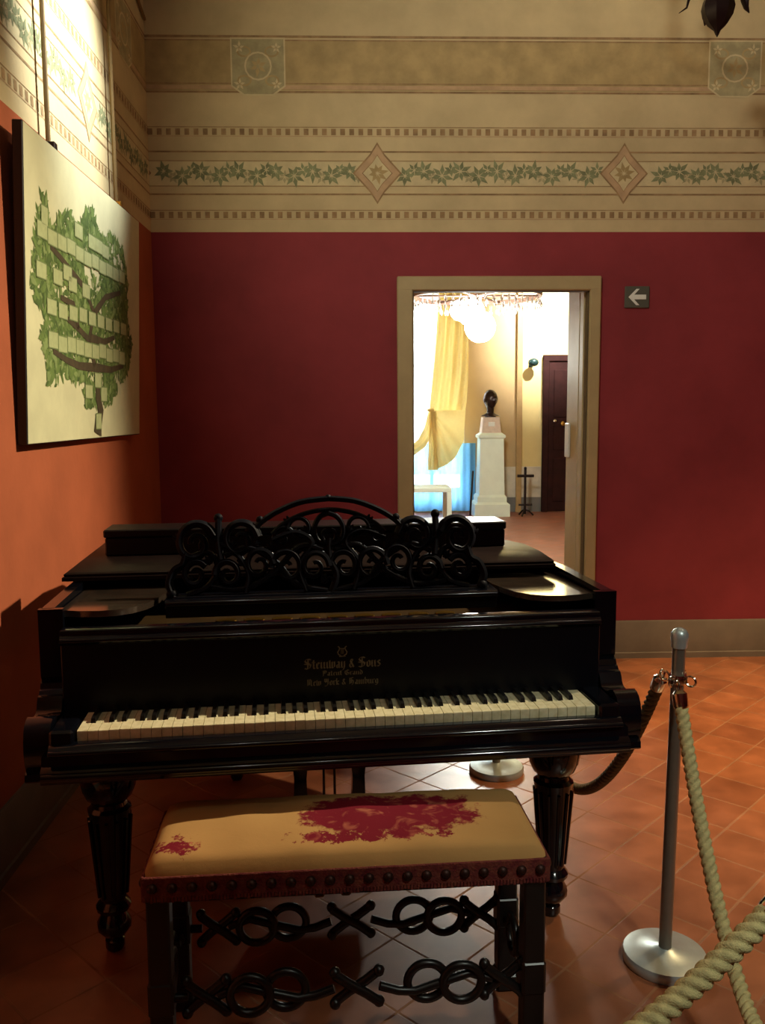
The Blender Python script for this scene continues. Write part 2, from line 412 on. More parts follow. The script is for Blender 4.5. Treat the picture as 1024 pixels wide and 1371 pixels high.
wb.box((XL-.3, YB, 0), (DX0, YB2, ZR), 0).box((DX1, YB, 0), (XR+.3, YB2, ZR), 0)
wb.prism([(YB, DZ), (YB2, 2.27), (YB2, ZR), (YB, ZR)], 'x', DX0, DX1, 0)
wb.box((XL-.3, YB, ZR), (XR+.3, YB2, ZC), 1)
frieze(wb, lambda s, z, o: (s, YB-o, z), XL, XR, [-1.25, .124, 1.497, 2.87, 4.24], [-.52, 2.10])
struct(wb.build('wall_back', FM, smooth=0), 'dark red wall with stencilled cream frieze and doorway', 'wall')
wl = MB()
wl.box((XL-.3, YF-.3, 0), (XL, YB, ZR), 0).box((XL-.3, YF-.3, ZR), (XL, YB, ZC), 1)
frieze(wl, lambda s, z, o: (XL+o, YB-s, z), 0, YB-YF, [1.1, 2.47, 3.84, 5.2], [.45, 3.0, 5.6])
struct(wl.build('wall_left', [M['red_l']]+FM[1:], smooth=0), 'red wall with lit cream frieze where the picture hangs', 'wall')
struct(MB().box((XR, YF-.3, 0), (XR+.3, YB, ZR), 0).box((XR, YF-.3, ZR), (XR+.3, YB, ZC), 1).build('wall_right', [M['red'], M['cream']], smooth=0))
struct(MB().box((XL, YF-.3, 0), (XR, YF, ZR), 0).box((XL, YF-.3, ZR), (XR, YF, ZC), 1).build('wall_front', [M['red'], M['cream']], smooth=0))

def skirting(name, a, b, d):      # along x at y=a.. or along y
    return None
sk = [(0, 0), (.022, 0), (.022, .032), (.014, .036), (.014, .212), (.006, .224), (0, .224)]
mb = MB()
for x0, x1 in ((XL, .235), (1.38, XR)):
    mb.prism([(YB-p, z) for p, z in sk], 'x', x0, x1, 0)
struct(mb.build('baseboard_back', M['skirt']), 'grey painted skirting along the back wall', 'baseboard')
struct(MB().prism([(XL+p, z) for p, z in sk], 'y', YF, YB-.022).build('baseboard_left', M['skirt']), 'grey skirting along the left wall', 'baseboard')
struct(MB().box((XL, 2.2, 3.70), (XL+.19, YB, 3.9), bev=.01).build('trim_1', M['beam']), 'dark wooden beam end high in the corner', 'trim')

# doorway architrave and jamb lining
df = MB()
fr = [(.229, DX0+.006), (1.316, 1.379)]
for x0, x1 in fr:
    df.box((x0, YB-.03, 0), (x1, YB, 2.205), 0, bev=.006)
df.box((.229, YB-.031, 2.128), (1.379, YB, 2.206), 0, bev=.006)
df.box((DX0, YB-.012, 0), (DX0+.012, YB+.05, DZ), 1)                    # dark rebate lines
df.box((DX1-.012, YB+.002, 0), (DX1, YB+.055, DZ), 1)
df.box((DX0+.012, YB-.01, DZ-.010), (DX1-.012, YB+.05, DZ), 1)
df.box((DX1-.02, YB+.055, 0), (DX1, YB+.135, DZ+.015), 0, bev=.004)
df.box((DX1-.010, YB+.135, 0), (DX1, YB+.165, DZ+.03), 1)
df.box((DX1-.016, YB+.165, 0), (DX1, YB+.44, DZ+.05), 0, bev=.004)
df.box((DX0, YB+.055, 0), (DX0+.015, YB+.44, DZ+.015), 0, bev=.004)
dfo = struct(df.build('door_1', [M['frame'], M['frame_d']]), 'beige painted doorway surround in the red wall', 'doorway')
sw = tag(MB().box((DX1-.031, YB+.33, 1.17), (DX1-.0165, YB+.42, 1.38), bev=.004).build('switch_plate', M['plastic']), 'white switch plate on the right jamb of the doorway', 'switch')

# ------------------------------------------------------------------ picture with family tree
PY0, PL, PH, PT = 2.92, 1.49, 1.035, .034
lean = math.atan2(.036, PH)
pic = thing('canvas_picture', 'large family tree painting on the left wall, leaning forward on cords', 'picture', (XL+.003, PY0, 1.352))
pic.rotation_euler = (0, lean, 0)
def P3(s, z, off=0): return (PT+off, s, z)
cv = MB(); cv.box((.0345, 0.004, .004), (PT+.001, PL-.004, PH-.004), 0)
def cpoly(pts, mi, off): cv.add([P3(s, z, .001+off) for s, z in pts], [tuple(range(len(pts)))], mi)
# picture pixel to canvas coordinates: ray through the pixel cut with the plane of the canvas
def canvas_uv(px, py):
    d = RM @ Vector(((px-512)/F, -(py-685.5)/F, -1)); o = Vector((0, 0, CH))
    n = Vector((math.cos(lean), 0, -math.sin(lean))); p0 = Vector((XL+.003, PY0, 1.352))+n*PT
    t = (p0-o).dot(n)/d.dot(n); p = o+d*t-Vector((XL+.003, PY0, 1.352))
    return (p.y, p.dot(Vector((math.sin(lean), 0, math.cos(lean)))))
crown = [(50,262),(60,258),(68,300),(80,290),(92,282),(104,305),(114,282),(124,282),(136,318),(150,315),(164,335),(170,375),(170,430),(176,460),(172,490),(164,512),(152,500),(157,520),(147,543),(114,544),(110,525),(118,508),(104,512),(90,505),(78,518),(62,518),(62,480),(52,455),(60,430),(50,410),(40,385),(42,350),(45,315),(48,290)]
cu = [canvas_uv(*p) for p in crown]
def inside(x, y, P):
    r = False; j = len(P)-1
    for i in range(len(P)):
        if (P[i][1] > y) != (P[j][1] > y) and x < (P[j][0]-P[i][0])*(y-P[i][1])/(P[j][1]-P[i][1])+P[i][0]: r = not r
        j = i
    return r
x0 = min(p[0] for p in cu); x1 = max(p[0] for p in cu); z0 = min(p[1] for p in cu); z1 = max(p[1] for p in cu)
def leafp(s, z, L, a):
    ca, sa = math.cos(a), math.sin(a)
    return [(s+x*ca-y*sa, z+x*sa+y*ca) for x, y in ((-L, 0), (-.3*L, .38*L), (.4*L, .3*L), (L, 0), (.4*L, -.3*L), (-.3*L, -.38*L))]
cnt = 0
for k in range(5200):
    s, z = random.uniform(x0, x1), random.uniform(z0, z1)
    if not inside(s, z, cu): continue
    # looser patches between the tiers of branches
    h = math.sin(s*9+1.3)*math.sin(z*17+s*4)
    if h > .45 and random.random() < .72: continue
    mi = random.choice((1, 1, 2, 2, 2, 3))
    cpoly(leafp(s, z, random.uniform(.018, .036), random.uniform(-PI, PI)), mi, .0003+.0000005*cnt); cnt += 1
def stroke(px, w0, w1, mi, off):
    pts = [Vector(canvas_uv(*p)) for p in px]; L = []; Rr = []
    for i, p in enumerate(pts):
        t = (pts[min(i+1, len(pts)-1)]-pts[max(i-1, 0)]).normalized(); nn = Vector((-t.y, t.x)); w = w0+(w1-w0)*i/(len(pts)-1)
        L.append(p+nn*w); Rr.append(p-nn*w)
    for i in range(len(pts)-1): cpoly([L[i], L[i+1], Rr[i+1], Rr[i]], mi, off)
stroke([(130,581),(131,565),(134,550),(130,530),(130,505),(126,490)], .05, .02, 4, .003)
for b in ([(128,492),(105,490),(88,482),(70,470)], [(128,492),(148,495),(164,490)], [(126,490),(118,455),(104,440),(86,424)], [(120,452),(138,458),(152,452)],
          [(104,440),(98,408),(80,398)], [(118,455),(125,420),(112,385),(80,345),(66,330)], [(125,420),(140,398),(160,392)]):
    stroke(b, .018, .010, 4, .0028)
def tagrow(a, b, n, w=.046, h=.025):
    A = Vector(canvas_uv(*a)); B = Vector(canvas_uv(*b))
    for i in range(n):
        p = A.lerp(B, i/(max(1, n-1))); dz = random.uniform(-.006, .006)
        for e, mi, off in ((.004, 6, .0034), (0, 5, .0037)):
            cpoly([(p.x-w-e, p.y-h-e+dz), (p.x+w+e, p.y-h-e+dz), (p.x+w+e, p.y+h+e+dz), (p.x-w-e, p.y+h+e+dz)], mi, off)
tagrow((55,310), (162,372), 11); tagrow((58,290), (58,290), 1, .03, .03); tagrow((104,311), (104,311), 1); tagrow((122,326), (140,336), 3)
tagrow((54,362), (114,390), 4); tagrow((89,364), (89,364), 1); tagrow((68,410), (164,440), 9); tagrow((70,456), (162,478), 10, .046, .027)
tagrow((130,510), (130,510), 1, .042, .028); tagrow((118,526), (118,526), 1); tagrow((138,528), (138,528), 1, .042, .028); tagrow((131,565), (131,565), 1, .036, .03)
cvo = cv.build('canvas', [M['canvas'], M['leaf1'], M['leaf2'], M['leaf3'], M['bark'], M['tag'], M['tagd']], pic, smooth=0)
MB().box((0, 0, 0), (.0345, PL, PH), bev=.003).build('stretcher_frame', M['fblack'], pic)['label'] = 'black edge of the canvas'
for i, yy in enumerate((3.285, 4.165)):
    c = MB(); zt = 1.352+PH
    c.tube([(XL+.03, yy, 3.68), (XL+.03, yy, zt+.03)], .009, 8)
    c.build('hanging_rod', M['cord'], None)
    o = COL.objects['hanging_rod' if i == 0 else 'hanging_rod.001']
    tag(o, ['nearer of the two slim rods that hold the family tree painting', 'farther slim hanging rod, the one closer to the room corner'][i], 'rod', 'picture hanging rods')
    MB().box((XL+.008, yy-.016, zt-.012), (XL+.058, yy+.016, zt+.035), bev=.004).build('hook', M['iron'] if i == 0 else M['brass'], o)
tag(MB().tube([(XL+.012, 4.62, 3.64), (XL+.012, 4.96, 3.55)], .008, 6).build('wall_cable', M['cord']), 'short slanting cable high on the left wall near the corner', 'cable')

# ------------------------------------------------------------------ arrow sign
sg = thing('direction_sign', 'small grey square sign with white arrow pointing left beside the doorway', 'sign', (1.587, YB, 2.091))
MB().box((-.07, -.012, -.06), (.07, 0, .06), bev=.003).build('sign_plate', M['signg'], sg)
am = MB()
am.prism([(-.05, 0), (-.006, .045), (.012, .045), (-.018, .013), (.05, .013), (.05, -.013), (-.018, -.013), (.012, -.045), (-.006, -.045)], 'y', -.0145, -.0115)
am.build('arrow', M['signw'], sg)

# ------------------------------------------------------------------ the grand piano
PA = R(5.5); PO = (-.035, 2.031, 0)
pn = thing('grand_piano', 'black antique grand piano with carved music desk and open keyboard', 'piano', PO, PA)
# rim, seen as a shell
outl = [(-.745,.185),(-.745,.7),(-.745,1.15),(-.715,1.33),(-.63,1.47),(-.49,1.55),(-.32,1.57),(-.15,1.55),(.02,1.49),(.2,1.38),(.37,1.25),(.51,1.12),(.62,.98),(.69,.84),(.73,.70),(.745,.56),(.745,.185)]
def offset(P, d):
    out = []
    n = len(P)
    for i in range(n):
        a = Vector(P[max(i-1, 0)]); b = Vector(P[min(i+1, n-1)]); t = (b-a).normalized(); nn = Vector((t.y, -t.x))
        out.append((P[i][0]+nn.x*d, P[i][1]+nn.y*d))
    return out
inn = offset(outl, .036)
rim = MB()
n = len(outl); zs = [.62, .972]
vs = []
for p, q in zip(outl, inn): vs += [(p[0],p[1],.62), (p[0],p[1],.966), (p[0]+(q[0]-p[0])*.15,p[1]+(q[1]-p[1])*.15,.972), (q[0],q[1],.972), (q[0],q[1],.62)]
fs = []
for i in range(n-1):
    for k in range(5):
        a, b = i*5+k, i*5+(k+1) % 5
        fs.append((a, b, b+5, a+5))
fs += [(0,1,2,3,4), tuple((n-1)*5+k for k in (4,3,2,1,0))]
rim.add(vs, fs)
rim.build('rim', M['black'], pn)
MB().prism(inn, 'z', .625, .66).build('soundboard', M['blackr'], pn)
pl = MB(); pl.prism(offset(outl, .04), 'z', .80, .872)
plo = pl.build('iron_plate', M['plate'], pn); plo['label'] = 'bronze painted iron plate under the music desk'
for k in range(9):
    c = -.30+k*.078
    MB().lathe([(.001, 0), (.03, 0), (.028, .004), (.001, .005)], 18, tf=Matrix.Translation((c, .405, .871)) @ Matrix.Diagonal((1, .8, 1, 1))).build('gilt_boss', M['brass'], plo)
# keybed with mouldings
kb = MB()
kb.prism([(-.046,.612),(-.050,.618),(-.050,.640),(-.042,.646),(-.034,.650),(-.030,.672),(.06,.672),(.2,.672),(.2,.612)], 'x', -.70, .70)
kb.tube([(-.698, -.0475, .629), (.698, -.0475, .629)], .0095, 20)
kb.build('keybed', M['black'], pn)
ks = MB(); ks.prism([(-.030,.6715),(-.040,.675),(-.042,.683),(-.034,.689),(-.028,.694),(-.018,.697),(-.004,.697),(-.004,.6715)], 'x', -.684, .684)
ks.tube([(-.682, -.0385, .681), (.682, -.0385, .681)], .0065, 20)
ks.build('key_slip', M['black'], pn)
# cheeks (scrolled arms)
armp = [(.19,.60),(.19,.972),(.172,.972),(.172,.80),(.178,.792),(.166,.787),(.160,.774),(.152,.772),(.146,.764),(.134,.762),(.126,.752),(.120,.738),(.112,.730),(.095,.727),(.075,.731),(.056,.740),(.040,.745),(.026,.742),(.012,.734),(.002,.720),(-.004,.700),(-.006,.672),(-.002,.645),(.006,.628),(-.006,.622),(-.008,.606),(.0,.60)]
for sgn in (-1, 1):
    a, b = sorted((sgn*.686, sgn*.7455))
    MB().prism(armp, 'x', a, b).build('cheek', M['black'], pn)
    a, b = sorted((sgn*.630, sgn*.685))
    MB().box((a, -.02, .672), (b, .135, .728), bev=.006).build('key_block', M['black'], pn)
    a, b = sorted((sgn*.7455, sgn*.66))
# fallboard with moulded top rail
fb = MB(); fb.box((-.685, .128, .672), (.685, .15, .905), bev=.003)
fbo = fb.build('fallboard', M['fall'], pn)
nr = MB(); nr.prism([(.150,.880),(.124,.892),(.120,.898),(.120,.906),(.125,.911),(.130,.914),(.131,.922),(.138,.926),(.15,.927),(.168,.927),(.174,.922),(.174,.880)], 'x', -.685, .685)
nr.tube([(-.684, .1235, .902), (.684, .1235, .902)], .0065, 20); nr.tube([(-.684, .135, .9225), (.684, .135, .9225)], .005, 20)
nr.build('top_rail', M['black'], pn)

# blackletter lettering drawn with a broad nib
def minim(x, top=4.0, bot=0.0): return [(x-.45, top-.45), (x, top), (x, bot+.5), (x+.45, bot+.1)]
G = {
 'S': (4.2, [[(3.6,5.6),(2.6,6.3),(1.2,6),(.6,5),(1.2,4.1),(2.8,3.2),(3.5,2),(3,.6),(1.8,0),(.4,.5)], [(2.2,6),(2,0.2)], [(.2,3.2),(3.8,2.6)]]),
 't': (1.9, [[(.8,5.4),(.8,.6),(1.4,.1)], [(0,4),(1.6,4)]]),
 'e': (2.2, [[(.6,3.4),(.6,.7),(1.2,.1),(1.9,.7)], [(.6,3.5),(1.3,4),(1.8,3.2),(.7,2)]]),
 'i': (1.5, [minim(.6), [(.6,5.2),(.9,5.5)]]),
 'n': (2.9, [minim(.6), minim(2.1), [(.7,3.3),(1.8,4)]]),
 'w': (3.6, [minim(.6,5), minim(1.8), [(3,4),(3,.8),(2.2,.1)], [(2,3.5),(3,4)], [(1,.2),(1.8,.6)]]),
 'a': (2.5, [[(.7,3.7),(1.5,4),(1.7,3.4),(1.7,.5),(2.2,.1)], [(1.7,2.2),(.7,2),(.6,.6),(1.2,.1),(1.7,.6)]]),
 'y': (2.6, [minim(.6), [(2,4),(2,.4),(1.4,-1.2),(.5,-1.6)], [(1,.2),(2,.7)]]),
 '&': (3.2, [[(2.6,.2),(1,4),(1.3,5.2),(2,4.9),(1.9,4),(.6,2),(.6,.8),(1.4,.1),(2.6,1.6)]]),
 'o': (2.5, [[(.6,3.3),(.6,.8),(1.3,.1)], [(.6,3.4),(1.3,4),(2,3.3),(2,.8),(1.3,.1)]]),
 's': (2.2, [[(1.9,3.6),(1.2,4),(.6,3.2),(1.9,1.3),(1.3,.2),(.5,.5)]]),
 'P': (3.8, [[(1,6),(1,.4),(.4,-.6)], [(.2,5.6),(1.6,6.2),(3,5.8),(3.2,4),(2.4,2.8),(1,2.8)], [(2,6),(2,3)]]),
 'r': (2.0, [minim(.6), [(.7,3.4),(1.5,4),(1.9,3.5)]]),
 'G': (4.2, [[(3.5,5.4),(2.2,6.2),(.9,5.2),(.6,3),(1.1,.9),(2.3,0),(3.5,.7),(3.5,2.8),(2.2,3)], [(2,5.9),(2,.3)]]),
 'd': (2.6, [[(.6,3.3),(.6,.8),(1.3,.1)], [(.4,5.6),(2,3.5),(2,.8),(1.3,.1)], [(.6,3.4),(1.7,4)]]),
 'N': (4.4, [[(.2,5.4),(1,6),(1,.6),(.4,0)], [(1,5),(2.2,6),(3.2,5.2),(3.2,.6),(3.8,.1)], [(2.1,5.8),(2.1,.8)]]),
 'Y': (3.8, [[(.3,5.6),(.8,6),(.8,3.6),(1.6,2.8),(3,3.6)], [(3,6),(3,1),(2,-.6),(.8,-.6)], [(1.9,6),(1.9,3)]]),
 'k': (2.4, [[(.6,6),(.6,.5),(1,.1)], [(.7,2.3),(1.7,3.8),(1.9,3),(.8,2.2),(2,.1)]]),
 'H': (4.2, [[(.2,5.4),(1,6),(1,.6),(.4,0)], [(1,3.2),(2.4,4),(3.2,3.2),(3.2,.8),(2.4,-.6)], [(1,5.6),(2.2,6.2),(3.2,5.8)], [(2,5.8),(2,1)]]),
 'm': (4.2, [minim(.6), minim(2), minim(3.4), [(.7,3.3),(1.7,4)], [(2.1,3.3),(3.1,4)]]),
 'b': (2.5, [[(.6,6),(.6,.8),(1.3,.1)], [(.6,3.4),(1.4,4),(2,3.3),(2,.8),(1.3,.1)]]),
 'u': (2.8, [minim(.6), minim(2), [(1,.2),(2,.8)]]),
 'g': (2.6, [[(.6,3.3),(.6,.8),(1.3,.2),(2,.8)], [(.6,3.4),(1.3,4),(2,3.6),(2,0),(1.4,-1.3),(.4,-1.2)]]),
 ' ': (1.6, []),
}
def lettering(name, text, cx, z, h, width, parent, nib=.42):
    tot = sum(G[c][0] for c in text); sx = width/tot; sz = h/6.0
    mb = MB(); x = cx-width/2
    nx, nz = nib*.75*sx*1.15, nib*.62*sz
    q = 0
    for c in text:
        adv, strokes = G[c]
        for st in strokes:
            for (a, b) in zip(st, st[1:]):
                A = (x+a[0]*sx, z+a[1]*sz); B = (x+b[0]*sx, z+b[1]*sz); y = .1274-.00001*(q % 7); q += 1
                mb.add([(A[0]-nx,y,A[1]-nz),(A[0]+nx,y,A[1]+nz),(B[0]+nx,y,B[1]+nz),(B[0]-nx,y,B[1]-nz)], [(0,1,2,3)])
        x += adv*sx
    return mb.build(name, M['gold'], parent, smooth=0)
lettering('lettering', 'Steinway & Sons', .004, .806, .025, .196, fbo)
lettering('lettering', 'Patent Grand', .004, .787, .013, .104, fbo)
lettering('lettering', 'New York & Hamburg', .004, .762, .017, .184, fbo)
em = MB()
for sgn in (-1, 1):
    em.tube([(.004+sgn*x, .1275, z) for x, z in ((.004,.838),(.010,.841),(.012,.847),(.008,.853),(.007,.859),(.011,.862))], .0014, 5)
em.tube([(-.003, .1275, .856), (.011, .1275, .856)], .001, 5)
for x in (.001, .004, .007): em.tube([(x, .1275, .842), (x, .1275, .856)], .0006, 4)
em.tube([(-.004, .1275, .836), (.012, .1275, .836)], .0014, 5)
em.build('emblem', M['gold'], fbo)

# keys: 52 white, 36 black
KW = .02408
def white_key():
    mb = MB()
    mb.prism([(0.0,.690),(0.0,.7155),(.0015,.7185),(.004,.7195),(.128,.7195),(.128,.690)], 'x', -KW/2+.0006, KW/2-.0006)
    return mb
def black_key():
    mb = MB()
    w0, w1 = .0062, .0046
    prof = [(.050, .719), (.053, .730), (.062, .7322), (.128, .7322), (.128, .719)]
    vs = []
    for (y, z) in prof: vs.append((-(w0 if z < .72 else w1), y, z))
    for (y, z) in prof: vs.append(((w0 if z < .72 else w1), y, z))
    mb.add(vs, [(0,1,2,3,4),(9,8,7,6,5)]+[(k,(k+1)%5,5+(k+1)%5,5+k) for k in range(5)])
    return mb
kw = white_key().build('white_key', M['ivory'], pn)
kbk = black_key().build('black_key', M['ebony'], pn)
names = 'ABCDEFG'
firstw = firstb = True
for i in range(52):
    x = -.626+KW*(i+.5)
    if firstw: o = kw; firstw = False
    else: o = kw.copy(); COL.objects.link(o); o.parent = pn
    o.location = (x, 0, random.uniform(-.0006, .0004))
    nt_ = names[i % 7]
    if nt_ in 'ACDFG' and i < 51:
        sh = {'C': -.0025, 'D': .0025, 'F': -.003, 'G': 0, 'A': .003}[nt_]
        if firstb: b = kbk; firstb = False
        else: b = kbk.copy(); COL.objects.link(b); b.parent = pn
        b.location = (x+KW/2+sh, 0, random.uniform(-.0004, .0004))
# candle shelves either side of the music desk
for sgn in (-1, 1):
    shp = [(.706,.60),(.706,.235),(.66,.216),(.61,.208),(.565,.216),(.53,.24),(.500,.285),(.482,.345),(.468,.42),(.462,.60)]
    mb = MB(); mb.prism([(sgn*x, y) for x, y in shp], 'z', -.008, .008, 0, Matrix.Translation((0, .40, .944)) @ Matrix.Rotation(R(-1.3), 4, 'X') @ Matrix.Translation((0, -.40, 0)))
    mb.build('candle_shelf', M['shelf'], pn)
# lid
lidp = [(-.767,.52),(-.767,1.15),(-.735,1.345),(-.645,1.49),(-.50,1.575),(-.32,1.595),(-.14,1.575),(.035,1.51),(.215,1.40),(.385,1.27),(.53,1.14),(.645,1.0),(.70,.855),(.708,.71),(.698,.56),(.692,.52)]
lid = MB()
prof = [(.012, .9735), (0, .976), (0, .986), (.006, .989), (.004, .995), (.012, 1.0)]
lp = [Vector(p) for p in lidp]; cen = Vector((0, 1.0))
vs = []; N = len(lidp)
def inset(P, d):
    out = []
    for i in range(N):
        a, b, c = P[i-1], P[i], P[(i+1) % N]
        t1 = (b-a).normalized(); t2 = (c-b).normalized(); n1 = Vector((t1.y, -t1.x)); n2 = Vector((t2.y, -t2.x)); m = (n1+n2)
        m = m/ max(.4, m.length_squared/2) ; out.append(b+m*d)
    return out
for d, z in prof: vs += [(p.x, p.y, z) for p in inset(lp, d)]
fs = [tuple(range(N))[::-1], tuple((len(prof)-1)*N+k for k in range(N))]
for i in range(len(prof)-1):
    for k in range(N): fs.append((i*N+k, i*N+(k+1) % N, (i+1)*N+(k+1) % N, (i+1)*N+k))
lid.add(vs, fs); lid.build('lid', M['lidm'], pn)
# music desk: shelf bar with carved fretwork standing on it
md = MB(); md.prism([(.315,.934),(.305,.938),(.305,.950),(.312,.956),(.40,.956),(.405,.95),(.405,.934)], 'x', -.455, .455)
md.tube([(-.454, .310, .946), (.454, .310, .946)], .009, 20)
mdo = md.build('music_desk', M['black'], pn)
MB().box((-.455, .32, .905), (.455, .40, .934)).build('desk_rail', M['blackr'], pn)
fw = MB()
LEAN = .26
def fpt(x, z, off=0): return (x*.93-.01, .345+(z)*LEAN+off, .952+z)
def fcurve(pts, r=.009, r2=None, mirror=True):
    # smooth through points
    P = [Vector((p[0], p[1])) for p in pts]; out = []
    for i in range(len(P)-1):
        p0, p1, p2, p3 = P[max(i-1, 0)], P[i], P[i+1], P[min(i+2, len(P)-1)]
        for t in range(5):
            t /= 5
            out.append(.5*((2*p1)+(-p0+p2)*t+(2*p0-5*p1+4*p2-p3)*t*t+(-p0+3*p1-3*p2+p3)*t**3))
    out.append(P[-1])
    rs = [r+((r2 or r)-r)*i/(len(out)-1) for i in range(len(out))]
    for sg_ in ((1, -1) if mirror else (1,)):
        fw.tube([fpt(sg_*p.x, p.y, .0015*sg_) for p in out], [q*1.3 for q in rs], 7, flat=.8)
def spiral(cx, cz, r0, r1, a0, turns, r=.008, mirror=True):
    n_ = int(abs(turns)*12)+2
    fcurve([(cx+(r0+(r1-r0)*i/n_)*math.cos(a0+2*PI*turns*i/n_), cz+(r0+(r1-r0)*i/n_)*math.sin(a0+2*PI*turns*i/n_)) for i in range(n_+1)], r, r*.6, mirror)
def fball(x, z, r, mirror=True):
    for sg_ in ((1, -1) if mirror else (1,)): fw.ball(fpt(sg_*x, z), r, 10, 7)
# central arch with inner arch and fan
fcurve([(.225,.175),(.20,.20),(.15,.228),(.08,.252),(0,.26)], .008)
fcurve([(.17,.165),(.14,.19),(.09,.214),(.04,.226),(0,.229)], .0065)
spiral(.0, .165, .055, .012, PI/2, .9, .0075); spiral(.085, .175, .04, .008, 0, 1.1, .007); spiral(.14, .155, .035, .008, PI, -1.1, .007)
fball(.0, .262, .009, False); fball(.235, .178, .012)
fball(.205, .205, .011)
# side scrolls with round tops
spiral(.265, .150, .056, .012, PI*.95, -1.35, .0105); spiral(.395, .145, .060, .012, PI*.9, -1.45, .0115)
fball(.327, .212, .013); fcurve([(.327,.21),(.327,.15),(.32,.10)], .009)
spiral(.395, .062, .038, .010, PI*.8, -1.3, .010); spiral(.30, .06, .040, .010, 0, 1.3, .0095)
spiral(.21, .085, .045, .010, PI, -1.4, .0095); spiral(.125, .075, .05, .010, 0, 1.4, .0095); spiral(.045, .075, .045, .01, PI, -1.3, .0095)
fcurve([(.455,.005),(.47,.04),(.455,.075),(.43,.09),(.42,.12)], .010); fball(.462, .012, .016)
fcurve([(.0,.0),(.02,.05),(.0,.10),(-.0,.15)], .009, mirror=False)
fcurve([(.42,.01),(.36,.03),(.33,.08),(.36,.12),(.43,.10)], .008)
fcurve([(.01,.01),(.10,.03),(.16,.09),(.24,.13),(.31,.11)], .008)
fcurve([(.02,.12),(.09,.13),(.17,.06),(.26,.02),(.35,.03)], .008)
fcurve([(.25,.01),(.24,.06),(.27,.11),(.33,.15),(.37,.19)], .008)
fcurve([(.07,.01),(.09,.08),(.05,.14),(.10,.17),(.17,.15)], .008)
fcurve([(.46,.0),(.0,.0)], .010)
for (x, z, a) in ((.06,.05,.6),(.10,.11,2),(.17,.12,1),(.19,.045,2.6),(.25,.09,.3),(.29,.125,1.8),(.35,.09,.9),(.38,.13,2.2),(.33,.035,.2),(.41,.035,1.3),(.02,.03,1.9),(.225,.135,2.8),(.44,.15,1.2),(.06,.165,1),(.115,.19,.7)):
    for sg_ in (1, -1):
        for w in (-.5, 0, .5):
            b = a+w; L = .026
            fw.tube([fpt(sg_*x, z), fpt(sg_*(x+L*.5*math.cos(b)), z+L*.5*math.sin(b)), fpt(sg_*(x+L*math.cos(b)), z+L*math.sin(b))], [.005, .0075, .002], 6)
fwo = fw.build('fretwork', M['blackm'], mdo, smooth=50); fwo['label'] = 'pierced scrollwork crest of the music desk'
# legs
legp = [(.001,.0),(.020,.0),(.026,.010),(.026,.03),(.020,.036),(.030,.044),(.044,.062),(.046,.080),(.034,.102),(.028,.112),(.044,.118),(.047,.130),(.040,.140),(.034,.146),(.040,.20),(.047,.30),(.054,.385),(.058,.405),(.048,.414),(.046,.424),(.058,.436),(.070,.462),(.076,.492),(.074,.520),(.062,.542),(.050,.552),(.066,.560),(.080,.570),(.082,.59),(.076,.60),(.001,.613)]
for (x, y) in ((-.615, .28), (.615, .28), (-.33, 1.36)):
    mb = MB(); mb.lathe(legp, 12, tf=Matrix.Translation((x, y, 0)))
    for k in range(12):
        a = 2*PI*k/12
        mb.tube([(x+(.037+.0)*math.cos(a), y+.037*math.sin(a), .16), (x+.055*math.cos(a), y+.055*math.sin(a), .38)], .005, 5)
    lg = mb.build('leg', M['black'], pn)
# pedal lyre
ly = MB()
for x in (-.10, .072):
    ly.prism([(x-.026,.62),(x-.03,.5),(x-.018,.38),(x-.022,.25),(x-.03,.14),(x+.03,.14),(x+.022,.25),(x+.018,.38),(x+.03,.5),(x+.026,.62)], 'y', .44, .48)
ly.box((-.16, .40, .08), (.13, .52, .145), bev=.008)
for x in (-.03, .002): ly.tube([(x, .46, .145), (x, .46, .615)], .004, 6)
lyo = ly.build('pedal_lyre', M['black'], pn)
for x in (-.055, .02):
    MB().box((x-.014, .30, .088), (x+.014, .41, .10), bev=.004).build('pedal', M['brass'], lyo)

# long flat box lying on the lid
bx = thing('long_box', 'long flat black box lying across the piano lid behind the music desk', 'box')
T = Matrix.Translation(PO) @ Matrix.Rotation(PA, 4, 'Z')
bx.location = T @ Vector((-.05, .88, 1.0005)); bx.rotation_euler = (0, 0, PA)
MB().box((-.648, -.07, 0), (.660, .075, .058), bev=.004).build('box_body', M['blackr'], bx)
MB().box((-.652, -.074, .0585), (.664, .079, .084), bev=.004).build('box_lid', M['blackr'], bx)

# ------------------------------------------------------------------ bench
BA = R(3.2)
bn = thing('piano_bench', 'two-seat bench with worn yellow cloth seat in front of the piano', 'bench', (-.034, 1.905, 0), BA)
BW, BD = .432, .155
st = MB()
def seatf(u, v):
    # superellipse cushion top, edges rolled down
    x = (u*2-1); y = (v*2-1)
    def roll(t): return math.copysign(1-(1-abs(t))**1.0, t)
    ex = max(0, (abs(x)-.90)/.10); ey = max(0, (abs(y)-.78)/.22)
    drop = .034*(1-math.sqrt(max(0, 1-min(1, ex*ex))))+.034*(1-math.sqrt(max(0, 1-min(1, ey*ey))))
    crown_ = .012*(1-x**2)*(1-y**2)
    wav = .0016*math.sin(x*9+y*3)+.001*math.sin(x*21)
    xx = x*BW; yy = y*BD
    return (xx, yy, .524-min(drop, .045)+crown_+wav*(1-ex)*(1-ey))
st.grid(seatf, 60, 30)
st.build('seat', M['cloth'], bn, smooth=60)
ap = MB(); ap.box((-BW+.004, -BD+.004, .432), (BW-.004, BD-.004, .49))
ap.build('apron', M['oak'], bn)
fg = MB()
